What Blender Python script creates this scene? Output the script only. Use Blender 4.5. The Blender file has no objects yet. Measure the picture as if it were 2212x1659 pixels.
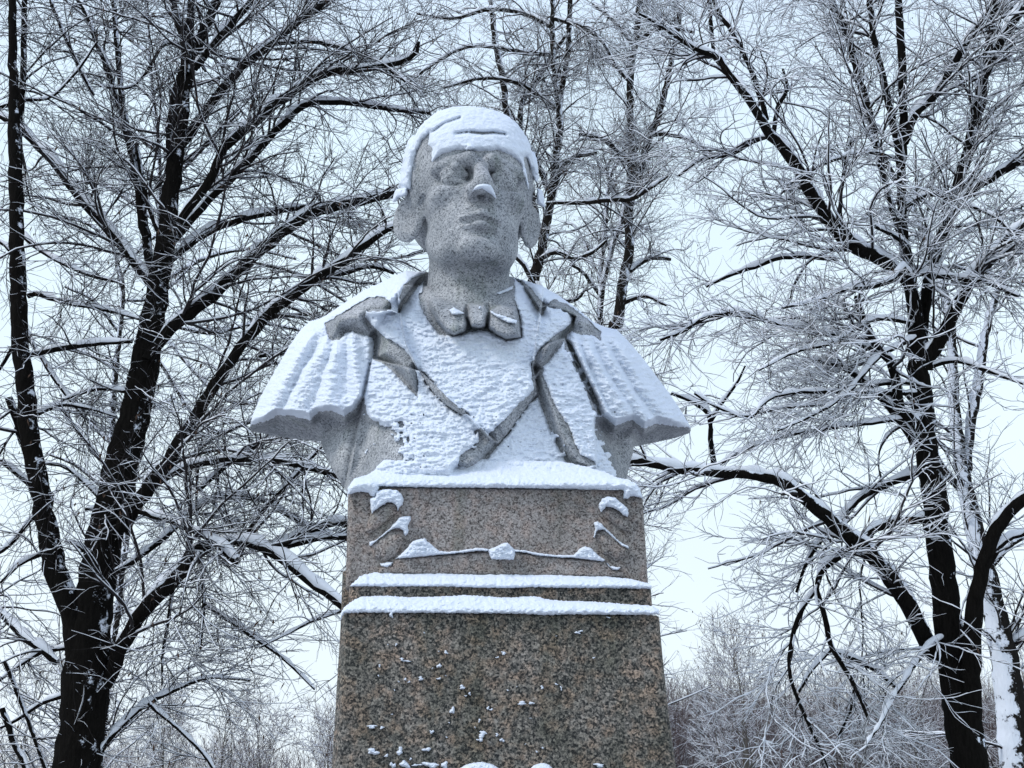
import bpy, math, random
import numpy as np
from mathutils import Matrix, Vector

# ------------------------------------------------------------------ camera
F = 2600.0                       # focal length in units of a 2212 px wide picture
PITCH, ROLL = math.radians(19.5), math.radians(0.9)
CAM = np.array([0.0, 0.0, 1.6])
_f = np.array([0, math.cos(PITCH), math.sin(PITCH)])
_u0 = np.array([0, -math.sin(PITCH), math.cos(PITCH)])
_r0 = np.array([1.0, 0, 0])
_r = _r0 * math.cos(ROLL) + _u0 * math.sin(ROLL)
_u = -_r0 * math.sin(ROLL) + _u0 * math.cos(ROLL)
sc = bpy.context.scene
C = sc.collection
cd = bpy.data.cameras.new("camera")
cd.sensor_width = 36.0
cd.lens = 36.0 * F / 2212.0
cd.clip_start, cd.clip_end = 0.05, 3000.0
cam = bpy.data.objects.new("camera", cd)
C.objects.link(cam)
m = Matrix.Identity(4)
for i in range(3):
    m[i][0], m[i][1], m[i][2], m[i][3] = _r[i], _u[i], -_f[i], CAM[i]
cam.matrix_world = m
sc.camera = cam

# ------------------------------------------------------------------ sky, sun, exposure
SUN_EL, SUN_AZ = math.radians(47), math.radians(246)
w = bpy.data.worlds.new("World")
sc.world = w
w.use_nodes = True
nt = w.node_tree
nt.nodes.clear()
out = nt.nodes.new("ShaderNodeOutputWorld")
bg = nt.nodes.new("ShaderNodeBackground")
sky = nt.nodes.new("ShaderNodeTexSky")
sky.sky_type = 'NISHITA'
sky.sun_disc = False
sky.sun_elevation = SUN_EL
sky.sun_rotation = SUN_AZ
tc = nt.nodes.new("ShaderNodeTexCoord")
sep = nt.nodes.new("ShaderNodeSeparateXYZ")
nt.links.new(tc.outputs["Generated"], sep.inputs[0])
ramp = nt.nodes.new("ShaderNodeValToRGB")          # the overcast layer: pale at the horizon, bluer overhead
cr = ramp.color_ramp
cr.elements[0].position, cr.elements[0].color = 0.0, (0.83, 0.92, 0.99, 1)
cr.elements[1].position, cr.elements[1].color = 1.0, (0.50, 0.60, 0.98, 1)
e = cr.elements.new(0.22); e.color = (0.79, 0.92, 1.00, 1)
e = cr.elements.new(0.50); e.color = (0.72, 0.88, 1.00, 1)
nt.links.new(sep.outputs[2], ramp.inputs[0])
ns = nt.nodes.new("ShaderNodeTexNoise"); ns.inputs["Scale"].default_value = 2.2; ns.inputs["Detail"].default_value = 3
nt.links.new(tc.outputs["Generated"], ns.inputs["Vector"])
mr = nt.nodes.new("ShaderNodeMapRange")
mr.inputs[1].default_value, mr.inputs[2].default_value = 0.3, 0.7
mr.inputs[3].default_value, mr.inputs[4].default_value = 9.1, 10.1
nt.links.new(ns.outputs["Fac"], mr.inputs[0])
sca = nt.nodes.new("ShaderNodeVectorMath"); sca.operation = 'SCALE'
nt.links.new(ramp.outputs[0], sca.inputs[0]); nt.links.new(mr.outputs[0], sca.inputs["Scale"])
mix = nt.nodes.new("ShaderNodeMixRGB"); mix.inputs[0].default_value = 0.96
nt.links.new(sky.outputs[0], mix.inputs[1]); nt.links.new(sca.outputs[0], mix.inputs[2])
nt.links.new(mix.outputs[0], bg.inputs[0])
bg.inputs[1].default_value = 0.1
nt.links.new(bg.outputs[0], out.inputs[0])
sl = bpy.data.lights.new("sun", 'SUN')
sl.energy = 1.45
sl.angle = math.radians(16)
sl.color = (1.0, 0.97, 0.93)
so = bpy.data.objects.new("sun", sl)
C.objects.link(so)
sd = Vector((math.sin(SUN_AZ) * math.cos(SUN_EL), math.cos(SUN_AZ) * math.cos(SUN_EL), math.sin(SUN_EL)))
so.rotation_euler = sd.to_track_quat('Z', 'Y').to_euler()
sc.view_settings.view_transform = 'Standard'
sc.view_settings.look = 'None'
sc.view_settings.exposure = 0.25
sc.view_settings.gamma = 1.0
sc.render.engine = 'CYCLES'
sc.cycles.max_bounces = 5
sc.cycles.diffuse_bounces = 3

# ------------------------------------------------------------------ helpers
def unp(px, py, Y):
    """world points that project to px, py (2212 px basis) at world depth Y"""
    px, py, Y = np.broadcast_arrays(np.asarray(px, float), np.asarray(py, float), np.asarray(Y, float))
    d = _f + ((px - 1106.0) / F)[..., None] * _r - ((py - 829.5) / F)[..., None] * _u
    return CAM + d * (Y / d[..., 1])[..., None]

def proj(P):
    d = np.asarray(P, float) - CAM
    z = d @ _f
    z = np.where(z < 0.05, 0.05, z)
    return 1106.0 + F * (d @ _r) / z, 829.5 - F * (d @ _u) / z, z

def sstep(x):
    x = np.clip(x, 0, 1)
    return x * x * (3 - 2 * x)

def _lat(ix, iy, iz, seed):
    n = (ix * 374761393 + iy * 668265263 + iz * 2147483647 % 4294967291 + seed * 974711) & 0xFFFFFFFF
    n = (n ^ (n >> 13)) * 1274126177 & 0xFFFFFFFF
    n = n ^ (n >> 16)
    return (n & 0xFFFF).astype(np.float32) / 32768.0 - 1.0

def noise3(x, y, z, seed=0):
    x, y, z = np.broadcast_arrays(np.asarray(x, float), np.asarray(y, float), np.asarray(z, float))
    xi, yi, zi = np.floor(x).astype(np.int64), np.floor(y).astype(np.int64), np.floor(z).astype(np.int64)
    fx, fy, fz = sstep(x - xi), sstep(y - yi), sstep(z - zi)
    r = 0
    for a in (0, 1):
        for b in (0, 1):
            for c in (0, 1):
                wgt = (fx if a else 1 - fx) * (fy if b else 1 - fy) * (fz if c else 1 - fz)
                r = r + wgt * _lat(xi + a, yi + b, zi + c, seed)
    return r

def noise2(x, y, seed=0):
    return noise3(x, y, 0.37, seed)

def fbm2(x, y, seed=0, o=3):
    return sum(noise2(x * 2 ** k, y * 2 ** k, seed + k) / 2 ** k for k in range(o)) / 1.6

def poly_sd(x, y, poly):
    """signed distance to a polygon, negative inside"""
    p = np.asarray(poly, float)
    q = np.roll(p, -1, axis=0)
    d2 = np.full(x.shape, 1e18)
    inside = np.zeros(x.shape, bool)
    for (ax, ay), (bx, by) in zip(p, q):
        ex, ey = bx - ax, by - ay
        t = np.clip(((x - ax) * ex + (y - ay) * ey) / (ex * ex + ey * ey + 1e-12), 0, 1)
        d2 = np.minimum(d2, (x - ax - t * ex) ** 2 + (y - ay - t * ey) ** 2)
        if ay != by:
            inside ^= ((ay > y) != (by > y)) & (x < ex * (y - ay) / (by - ay) + ax)
    return np.where(inside, -1, 1) * np.sqrt(d2)

def line_d(x, y, pts):
    p = np.asarray(pts, float)
    d2 = np.full(x.shape, 1e18)
    for (ax, ay), (bx, by) in zip(p[:-1], p[1:]):
        ex, ey = bx - ax, by - ay
        t = np.clip(((x - ax) * ex + (y - ay) * ey) / (ex * ex + ey * ey + 1e-12), 0, 1)
        d2 = np.minimum(d2, (x - ax - t * ex) ** 2 + (y - ay - t * ey) ** 2)
    return np.sqrt(d2)

def mesh_obj(name, V, Q, mat, parent=None, smooth=True, T=None):
    """one mesh object from vertex array V and quad array Q (and triangles T)"""
    me = bpy.data.meshes.new(name)
    V = np.ascontiguousarray(V, np.float32)
    Q = np.zeros((0, 4), np.int64) if Q is None else np.asarray(Q)
    T = np.zeros((0, 3), np.int64) if T is None else np.asarray(T)
    nq, ntr = len(Q), len(T)
    me.vertices.add(len(V)); me.vertices.foreach_set("co", V.ravel())
    me.loops.add(nq * 4 + ntr * 3)
    me.loops.foreach_set("vertex_index", np.concatenate([Q.ravel(), T.ravel()]).astype(np.int32))
    me.polygons.add(nq + ntr)
    me.polygons.foreach_set("loop_start", np.concatenate([np.arange(nq) * 4, nq * 4 + np.arange(ntr) * 3]).astype(np.int32))
    me.polygons.foreach_set("use_smooth", np.full(nq + ntr, smooth))
    me.update(calc_edges=True)
    me.validate()
    if mat: me.materials.append(mat)
    o = bpy.data.objects.new(name, me)
    C.objects.link(o)
    if parent is not None: 
        o.parent = parent
        o.matrix_parent_inverse = Matrix.Translation(-Vector(parent.location))
    return o

def empty(name, loc, label, cat, group=None):
    o = bpy.data.objects.new(name, None)
    C.objects.link(o)
    o.location = loc
    o.empty_display_size = 0.2
    tag(o, label, cat, group)
    return o

def tag(o, label=None, cat=None, group=None, kind=None):
    if label: o["label"] = label
    if cat: o["category"] = cat
    if group: o["group"] = group
    if kind: o["kind"] = kind

def grid_solid(cells, Vf, Vb):
    """closed solid over a mask of grid cells: front sheet Vf, back sheet Vb (ny, nx, 3), walls round the rim"""
    ny, nx = cells.shape
    idx = np.arange((ny + 1) * (nx + 1)).reshape(ny + 1, nx + 1)
    nV = idx.size
    j, i = np.nonzero(cells)
    a, b, c, d = idx[j, i], idx[j, i + 1], idx[j + 1, i + 1], idx[j + 1, i]
    quads = [np.stack([a, d, c, b], 1), np.stack([a, b, c, d], 1) + nV]
    pad = np.pad(cells, 1)
    for dj, di, p, q in ((-1, 0, (0, 0), (0, 1)), (1, 0, (1, 1), (1, 0)), (0, -1, (1, 0), (0, 0)), (0, 1, (0, 1), (1, 1))):
        rim = cells & ~pad[1 + dj:1 + dj + ny, 1 + di:1 + di + nx]
        j, i = np.nonzero(rim)
        s, t = idx[j + p[0], i + p[1]], idx[j + q[0], i + q[1]]
        quads.append(np.stack([s, t, t + nV, s + nV], 1))
    Q = np.concatenate(quads)
    V = np.concatenate([Vf.reshape(-1, 3), Vb.reshape(-1, 3)])
    used, inv = np.unique(Q, return_inverse=True)
    return V[used], inv.reshape(Q.shape)

# ------------------------------------------------------------------ materials
def new_mat(name, rough=0.8):
    mt = bpy.data.materials.new(name)
    mt.use_nodes = True
    n = mt.node_tree.nodes
    b = n["Principled BSDF"]
    b.inputs["Roughness"].default_value = rough
    b.inputs["Specular IOR Level"].default_value = 0.25
    return mt, mt.node_tree, b

def N(t, typ, **kw):
    n = t.nodes.new(typ)
    for k, v in kw.items():
        if k in n.inputs: n.inputs[k].default_value = v
        else: setattr(n, k, v)
    return n

def ramp_node(t, stops, interp='LINEAR'):
    r = t.nodes.new("ShaderNodeValToRGB")
    r.color_ramp.interpolation = interp
    el = r.color_ramp.elements
    while len(el) < len(stops): el.new(0.5)
    for k, (p, c) in enumerate(stops):
        el[k].position = p
        el[k].color = (*c, 1)
    return r

def bump(t, b, h, strength, dist):
    bp = N(t, "ShaderNodeBump", Strength=strength, Distance=dist)
    t.links.new(h, bp.inputs["Height"])
    t.links.new(bp.outputs[0], b.inputs["Normal"])

def snow_mat(name, scale=60, strength=0.5, dist=0.01, col=(0.80, 0.86, 0.95)):
    mt, t, b = new_mat(name, 0.7)
    tcn = N(t, "ShaderNodeTexCoord")
    n1 = N(t, "ShaderNodeTexNoise", Scale=scale, Detail=4.0, Roughness=0.6)
    t.links.new(tcn.outputs["Object"], n1.inputs["Vector"])
    r = ramp_node(t, [(0.3, tuple(c * 0.93 for c in col)), (0.7, col)])
    t.links.new(n1.outputs["Fac"], r.inputs[0])
    t.links.new(r.outputs[0], b.inputs["Base Color"])
    bump(t, b, n1.outputs["Fac"], strength, dist)
    return mt

def granite(name, stops, s1, s2, stain, rough=0.75, patch=(1, 1, 1), nw=1.5):
    """grains: a random value per Voronoi cell through a ramp, then broad weather stains"""
    mt, t, b = new_mat(name, rough)
    tcn = N(t, "ShaderNodeTexCoord")
    warp = N(t, "ShaderNodeTexNoise", Scale=s1 * 0.7, Detail=2.0)
    t.links.new(tcn.outputs["Object"], warp.inputs["Vector"])
    addv = N(t, "ShaderNodeMixRGB", blend_type='ADD'); addv.inputs[0].default_value = 0.9 / s1
    t.links.new(tcn.outputs["Object"], addv.inputs[1]); t.links.new(warp.outputs["Color"], addv.inputs[2])
    v = N(t, "ShaderNodeTexVoronoi", Scale=s1)
    t.links.new(addv.outputs[0], v.inputs["Vector"])
    sp = N(t, "ShaderNodeSeparateXYZ"); t.links.new(v.outputs["Color"], sp.inputs[0])
    n2 = N(t, "ShaderNodeTexNoise", Scale=s2, Detail=3.0, Roughness=0.7)
    t.links.new(tcn.outputs["Object"], n2.inputs["Vector"])
    mx = N(t, "ShaderNodeMath", operation='MULTIPLY_ADD')
    t.links.new(n2.outputs["Fac"], mx.inputs[0]); mx.inputs[1].default_value = nw
    mx.inputs[2].default_value = -nw / 2
    ad = N(t, "ShaderNodeMath", operation='MULTIPLY_ADD'); ad.inputs[1].default_value = 0.62
    t.links.new(sp.outputs[0], ad.inputs[0]); t.links.new(mx.outputs[0], ad.inputs[2])
    ad2 = N(t, "ShaderNodeMath", operation='ADD'); ad2.inputs[1].default_value = 0.19
    t.links.new(ad.outputs[0], ad2.inputs[0])
    r = ramp_node(t, stops)
    t.links.new(ad2.outputs[0], r.inputs[0])
    n3 = N(t, "ShaderNodeTexNoise", Scale=stain[0], Detail=5.0, Roughness=0.6)
    t.links.new(tcn.outputs["Object"], n3.inputs["Vector"])
    r3 = ramp_node(t, [(0.35, stain[1]), (0.62, (1, 1, 1))])
    t.links.new(n3.outputs["Fac"], r3.inputs[0])
    mu = N(t, "ShaderNodeMixRGB", blend_type='MULTIPLY'); mu.inputs[0].default_value = 1
    t.links.new(r.outputs[0], mu.inputs[1]); t.links.new(r3.outputs[0], mu.inputs[2])
    n4 = N(t, "ShaderNodeTexNoise", Scale=s1 * 0.16, Detail=2.0)       # larger feldspar patches
    t.links.new(tcn.outputs["Object"], n4.inputs["Vector"])
    r4 = ramp_node(t, [(0.45, (1, 1, 1)), (0.66, patch)])
    t.links.new(n4.outputs["Fac"], r4.inputs[0])
    m4 = N(t, "ShaderNodeMixRGB", blend_type='MULTIPLY'); m4.inputs[0].default_value = 1
    t.links.new(mu.outputs[0], m4.inputs[1]); t.links.new(r4.outputs[0], m4.inputs[2])
    mp5 = N(t, "ShaderNodeMapping"); mp5.inputs["Scale"].default_value = (1, 1, 0.12)   # damp runs down the face
    t.links.new(tcn.outputs["Object"], mp5.inputs[0])
    n5 = N(t, "ShaderNodeTexNoise", Scale=9.0, Detail=4.0, Roughness=0.6)
    t.links.new(mp5.outputs[0], n5.inputs["Vector"])
    r5 = ramp_node(t, [(0.56, (1, 1, 1)), (0.72, (0.62, 0.66, 0.60))])
    t.links.new(n5.outputs["Fac"], r5.inputs[0])
    m5 = N(t, "ShaderNodeMixRGB", blend_type='MULTIPLY'); m5.inputs[0].default_value = 1
    t.links.new(m4.outputs[0], m5.inputs[1]); t.links.new(r5.outputs[0], m5.inputs[2])
    t.links.new(m5.outputs[0], b.inputs["Base Color"])
    bump(t, b, n2.outputs["Fac"], 0.35, 0.004)
    return mt

M_SNOW = snow_mat("snow", 90, 0.6, 0.012)
M_SNOWB = snow_mat("branch_snow", 40, 0.3, 0.01, (0.88, 0.91, 0.96))
M_GREY = granite("grey_granite", [(0.10, (0.10, 0.105, 0.115)), (0.26, (0.225, 0.235, 0.25)), (0.45, (0.38, 0.39, 0.405)), (0.75, (0.49, 0.50, 0.515)), (0.95, (0.60, 0.61, 0.62))],
                 260, 150, (6.5, (0.60, 0.62, 0.64)))
M_PINK = granite("pinkish_granite", [(0.1, (0.05, 0.045, 0.045)), (0.3, (0.16, 0.14, 0.13)), (0.5, (0.285, 0.258, 0.245)), (0.75, (0.37, 0.34, 0.322)), (0.95, (0.46, 0.43, 0.405))],
                 220, 260, (5.0, (0.68, 0.69, 0.68)), 0.75, (1.1, 1.0, 0.95), 1.7)
M_BROWN = granite("brown_granite", [(0.14, (0.012, 0.013, 0.014)), (0.3, (0.04, 0.04, 0.036)), (0.46, (0.115, 0.108, 0.098)), (0.68, (0.195, 0.175, 0.152)), (0.95, (0.36, 0.325, 0.285))],
                  170, 210, (6.0, (0.60, 0.63, 0.58)), 0.6, (1.38, 1.14, 1.0), 1.9)

def bark_mat(name, col, snow_amt, wind, scale=7.0):
    mt, t, b = new_mat(name, 1.0)
    b.inputs["Specular IOR Level"].default_value = 0.05
    tcn = N(t, "ShaderNodeTexCoord")
    mp = N(t, "ShaderNodeMapping"); mp.inputs["Scale"].default_value = (1, 1, 0.22)
    t.links.new(tcn.outputs["Object"], mp.inputs[0])
    n1 = N(t, "ShaderNodeTexNoise", Scale=45.0, Detail=4.0, Roughness=0.65)
    t.links.new(mp.outputs[0], n1.inputs["Vector"])
    r = ramp_node(t, [(0.3, tuple(c * 0.35 for c in col)), (0.75, col)])
    t.links.new(n1.outputs["Fac"], r.inputs[0])
    # wind-blown snow caught on the weather side of the stem
    n2 = N(t, "ShaderNodeTexNoise", Scale=scale, Detail=6.0, Roughness=0.72)
    t.links.new(tcn.outputs["Object"], n2.inputs["Vector"])
    g = N(t, "ShaderNodeNewGeometry")
    dt = N(t, "ShaderNodeVectorMath", operation='DOT_PRODUCT'); dt.inputs[1].default_value = wind
    t.links.new(g.outputs["Normal"], dt.inputs[0])
    ma = N(t, "ShaderNodeMath", operation='MULTIPLY_ADD'); ma.inputs[1].default_value = 0.45
    t.links.new(dt.outputs["Value"], ma.inputs[0]); t.links.new(n2.outputs["Fac"], ma.inputs[2])
    rs = ramp_node(t, [(1 - snow_amt - 0.02, (0, 0, 0)), (1 - snow_amt + 0.02, (1, 1, 1))])
    t.links.new(ma.outputs[0], rs.inputs[0])
    mx = N(t, "ShaderNodeMixRGB"); mx.inputs[2].default_value = (0.82, 0.87, 0.95, 1)
    t.links.new(rs.outputs[0], mx.inputs[0]); t.links.new(r.outputs[0], mx.inputs[1])
    t.links.new(mx.outputs[0], b.inputs["Base Color"])
    ad = N(t, "ShaderNodeMath", operation='ADD')
    t.links.new(n1.outputs["Fac"], ad.inputs[0]); t.links.new(rs.outputs[0], ad.inputs[1])
    bump(t, b, ad.outputs[0], 0.8, 0.02)
    return mt

WIND = Vector((0.55, -0.35, 0.75)).normalized()
M_BARK = bark_mat("linden_bark", (0.013, 0.0115, 0.010), 0.12, WIND)
M_BARK2 = bark_mat("grey_bark", (0.03, 0.026, 0.022), 0.19, WIND)
M_BIRCH = bark_mat("snow_plastered_bark", (0.03, 0.027, 0.024), 0.27, Vector((-0.65, -0.45, 0.6)).normalized(), 9.0)
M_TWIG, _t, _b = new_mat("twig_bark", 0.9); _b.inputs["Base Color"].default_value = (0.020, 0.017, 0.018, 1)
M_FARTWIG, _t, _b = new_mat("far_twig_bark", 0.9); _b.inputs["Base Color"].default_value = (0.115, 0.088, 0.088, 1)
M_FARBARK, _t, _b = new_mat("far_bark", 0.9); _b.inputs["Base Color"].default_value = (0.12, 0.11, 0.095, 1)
M_LEAF, _t, _b = new_mat("dry_leaf", 0.9); _b.inputs["Base Color"].default_value = (0.075, 0.045, 0.030, 1)
M_GROUND = snow_mat("ground_snow", 6, 0.5, 0.05, (0.42, 0.43, 0.45))      # unseen snow, greyed to stand in for shade: less bounce, darker undersides

# ------------------------------------------------------------------ ground: one undulating snowfield
g = np.concatenate([-np.geomspace(1500, 2, 30), np.linspace(-1.5, 1.5, 4), np.geomspace(2, 1500, 30)])
gx, gy = np.meshgrid(g, g + 8)
rr = np.hypot(gx, gy)
gz = 0.12 * fbm2(gx * 0.12, gy * 0.12, 3) - 0.05
V = np.stack([gx, gy, gz], -1)
n = len(g)
ii = np.arange(n * n).reshape(n, n)
Q = np.stack([ii[:-1, :-1], ii[:-1, 1:], ii[1:, 1:], ii[1:, :-1]], -1).reshape(-1, 4)
o = mesh_obj("ground", V.reshape(-1, 3), Q, M_GROUND)
tag(o, kind="structure")

# ------------------------------------------------------------------ pedestal
def K(p): return [(724.2 + x * .3274, 1009.4 + y * .3274) for x, y in p]
def MM(p): return [(702.2 + x * .3571, 1316.7 + y * .3571) for x, y in p]

def pillow(name, poly, Yf, t, R, mat, parent, sp=0.8, rough=1.0, lump=0.25, lsc=0.10, seed=0, back=0.004):
    """a lumpy pad lying on a surface: outline poly in picture px, base depth Yf(px, py), thickness t metres, rounded over R px"""
    p = np.asarray(poly, float)
    x0, y0 = p.min(0) - 4; x1, y1 = p.max(0) + 4
    gx, gy = np.meshgrid(np.arange(x0, x1 + sp, sp), np.arange(y0, y1 + sp, sp))
    d = -poly_sd(gx, gy, p) + rough * fbm2(gx * 0.22, gy * 0.22, seed + 7)
    Y0 = Yf(gx, gy)
    q = np.clip(d / R, 0, 1)
    th = t * np.sqrt(np.maximum(0, 1 - (1 - q) ** 2)) * (1 + lump * fbm2(gx * lsc, gy * lsc * 1.4, seed, 4))
    ins = d > 0
    cells = ins[:-1, :-1] & ins[1:, :-1] & ins[:-1, 1:] & ins[1:, 1:]
    if not cells.any(): return None
    V, Q = grid_solid(cells, unp(gx, gy, Y0 - th), unp(gx, gy, Y0 + back))
    return mesh_obj(name, V, Q, mat, parent)

def tier(name, tl, tr, br, bl, Yt, Yb, D, mat, parent, ground=False, chl=0.012, chr_=0.008, mid=0.0):
    """stone block from its four front corners (px), leaning from depth Yt at the top to Yb at the bottom, D metres deep"""
    TL, TR, BL, BR = unp(*tl, Yt), unp(*tr, Yt), unp(*bl, Yb), unp(*br, Yb)
    rows = []
    for s in np.linspace(0, 1, 9):
        L, R_ = TL + (BL - TL) * s, TR + (BR - TR) * s
        R_ = R_ - np.array([mid * 4 * s * (1 - s), 0, 0])
        rows.append((L, R_))
    if ground:
        L, R_ = rows[-1]
        for (A, B) in ((TL, BL),): kL = (B - A) / (A[2] - B[2])
        kR = (BR - TR) / (TR[2] - BR[2])
        rows.append((L + kL * (L[2] + 0.1), R_ + kR * (R_[2] + 0.1)))
    verts, faces = [], []
    for L, R_ in rows:
        verts += [L + [0, chl * 1.6, 0], L + [chl, 0, 0], R_ - [chr_, 0, 0], R_ + [0, chr_, 0],
                  np.array([R_[0], L[1] + D, R_[2]]), np.array([L[0], L[1] + D, L[2]])]
    nr = len(rows)
    for r_ in range(nr - 1):
        for k in range(6):
            a, b = r_ * 6 + k, r_ * 6 + (k + 1) % 6
            faces.append((a, a + 6, b + 6, b))
    faces.append(tuple(range(6)))
    faces.append(tuple((nr - 1) * 6 + k for k in range(5, -1, -1)))
    me = bpy.data.meshes.new(name)
    me.from_pydata([tuple(v) for v in verts], [], faces)
    me.materials.append(mat)
    o = bpy.data.objects.new(name, me); C.objects.link(o)
    o.parent = parent; o.matrix_parent_inverse = Matrix.Translation(-Vector(parent.location))
    bv = o.modifiers.new("bevel", 'BEVEL'); bv.width = 0.005; bv.segments = 2; bv.limit_method = 'ANGLE'
    return o

ped = empty("granite_pedestal", (-0.03, 3.7, 0), "tall stepped granite pedestal under the stone bust, brown below and pinkish grey above", "pedestal")
tier("lower_block", (733, 1321), (1425, 1329), (1462, 1659), (712, 1659), 3.20, 3.17, 1.15, M_BROWN, ped, True, 0.022, 0.010, 0.003)
tier("middle_block", (752, 1262), (1407, 1268), (1412, 1335), (749, 1328), 3.26, 3.25, 1.02, M_BROWN, ped)
up = tier("upper_block", (750, 1052), (1388, 1058), (1402, 1276), (744, 1270), 3.32, 3.31, 0.92, M_PINK, ped)
tier("back_slab", (738, 1232), (1300, 1240), (1320, 1420), (731, 1416), 3.95, 3.94, 0.25, M_BROWN, ped)
flat = lambda y: (lambda px, py: np.full(px.shape, y))
YU = flat(3.318)
for nm, pl, t, R in (
        ("carved_leaf", [(235, 290), (280, 270), (345, 230), (400, 240), (415, 300), (330, 370), (230, 440), (190, 430)], .024, 24),
        ("carved_leaf", [(235, 510), (360, 415), (455, 420), (472, 470), (400, 596), (320, 628), (250, 600)], .024, 24),
        ("carved_leaf", [(1750, 290), (1800, 258), (1870, 285), (1932, 335), (1965, 440), (1880, 410), (1770, 330)], .024, 24),
        ("carved_leaf", [(1710, 440), (1780, 410), (1940, 535), (1935, 595), (1850, 622), (1760, 570)], .024, 24),
        ("carved_band", [(388, 604), (640, 583), (1010, 554), (1100, 545), (1185, 557), (1450, 592), (1782, 620), (1830, 678), (1905, 690), (1905, 730), (280, 705), (290, 660), (375, 645)], .026, 7)):
    pillow(nm, K(pl), YU, t, R, M_PINK, up, 1.0, 0.5, 0.05, 0.05)
def ledge(y0, y1, ya, yb):
    return lambda px, py: ya + (yb - ya) * sstep((y0 - py) / (y0 - y1))
pillow("snow_ledge", K([(30, 1012), (35, 960), (60, 920), (110, 880), (170, 852), (330, 845), (500, 855), (700, 850), (860, 840), (1000, 850), (1150, 858), (1310, 848), (1400, 868), (1500, 878), (1700, 885), (1900, 900), (2050, 908), (2105, 915), (2135, 940), (2142, 974), (2000, 975), (1600, 972), (1400, 977), (1200, 967), (800, 964), (400, 962), (200, 960), (60, 964), (48, 985), (36, 1016)]),
       ledge(1326, 1288, 3.20, 3.255), 0.030, 13, M_SNOW, ped, 0.9, 2.0, 0.30, 0.11, 1)
pillow("snow_ledge", K([(84, 792), (110, 770), (160, 715), (240, 695), (330, 688), (480, 697), (700, 690), (900, 700), (1100, 697), (1280, 703), (1400, 700), (1600, 712), (1800, 718), (1920, 730), (2000, 745), (2060, 765), (2090, 778), (2088, 804), (1900, 799), (1500, 797), (1300, 792), (1150, 799), (900, 794), (700, 787), (400, 789), (200, 787), (100, 789)]),
       ledge(1268, 1238, 3.262, 3.315), 0.028, 11, M_SNOW, ped, 0.9, 2.0, 0.30, 0.11, 2)
pillow("snow_cap", K([(78, 184), (82, 130), (128, 70), (190, 55), (240, 36), (400, -40), (800, -60), (1500, -40), (1640, -10), (1780, 30), (1860, 66), (1920, 76), (1985, 105), (2012, 140), (2032, 207), (1990, 195), (1950, 190), (1930, 210), (1897, 210), (1900, 170), (1895, 148), (1500, 142), (1100, 138), (700, 135), (290, 128), (285, 170), (260, 194), (235, 190), (215, 170), (170, 162)]),
       lambda px, py: 3.318 + 0.115 * sstep((1050 - py) / 45), 0.034, 18, M_SNOW, ped, 1.0, 2.0, 0.3, 0.10, 3)
for k, (pl, t) in enumerate((
        ([(228, 205), (260, 195), (270, 160), (310, 145), (360, 142), (410, 152), (440, 175), (452, 205), (447, 250), (425, 265), (413, 290), (403, 262), (385, 240), (350, 232), (320, 250), (280, 275), (240, 308), (230, 260)], .035),
        ([(223, 490), (260, 483), (310, 443), (360, 398), (390, 368), (420, 330), (460, 320), (497, 323), (500, 350), (482, 385), (484, 430), (465, 457), (448, 440), (448, 417), (420, 404), (390, 406), (350, 430), (290, 475), (240, 518), (226, 524)], .03),
        ([(288, 633), (340, 628), (384, 622), (375, 647), (345, 667), (308, 657)], .03),
        ([(390, 607), (430, 575), (470, 535), (510, 485), (550, 475), (588, 465), (610, 488), (650, 520), (690, 550), (740, 556), (850, 545), (930, 530), (1012, 537), (1012, 556), (930, 555), (850, 565), (740, 576), (640, 585), (500, 600)], .042),
        ([(1008, 540), (1060, 523), (1110, 496), (1140, 495), (1160, 518), (1187, 543), (1189, 580), (1179, 615), (1100, 612), (1028, 610), (1013, 580)], .05),
        ([(1180, 543), (1250, 546), (1330, 562), (1450, 578), (1570, 578), (1610, 538), (1650, 521), (1690, 533), (1730, 573), (1782, 612), (1770, 624), (1680, 613), (1580, 601), (1450, 595), (1330, 585), (1250, 565), (1185, 560)], .042),
        ([(1780, 615), (1810, 648), (1850, 658), (1890, 656), (1870, 680), (1830, 680), (1798, 655)], .03),
        ([(1735, 245), (1760, 205), (1800, 190), (1850, 200), (1890, 235), (1928, 265), (1938, 300), (1930, 334), (1900, 317), (1870, 288), (1830, 268), (1790, 262), (1755, 299), (1740, 275)], .035),
        ([(1705, 363), (1730, 355), (1760, 373), (1780, 397), (1830, 442), (1880, 492), (1942, 523), (1935, 540), (1895, 523), (1830, 470), (1775, 415), (1740, 414), (1722, 427), (1714, 472), (1702, 460), (1713, 410)], .03))):
    pillow("snow_patch", K(pl), YU, t, 7, M_SNOW, up, 0.8, 1.6, 0.25, 0.16, 20 + k)
rng = np.random.default_rng(5)
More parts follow.
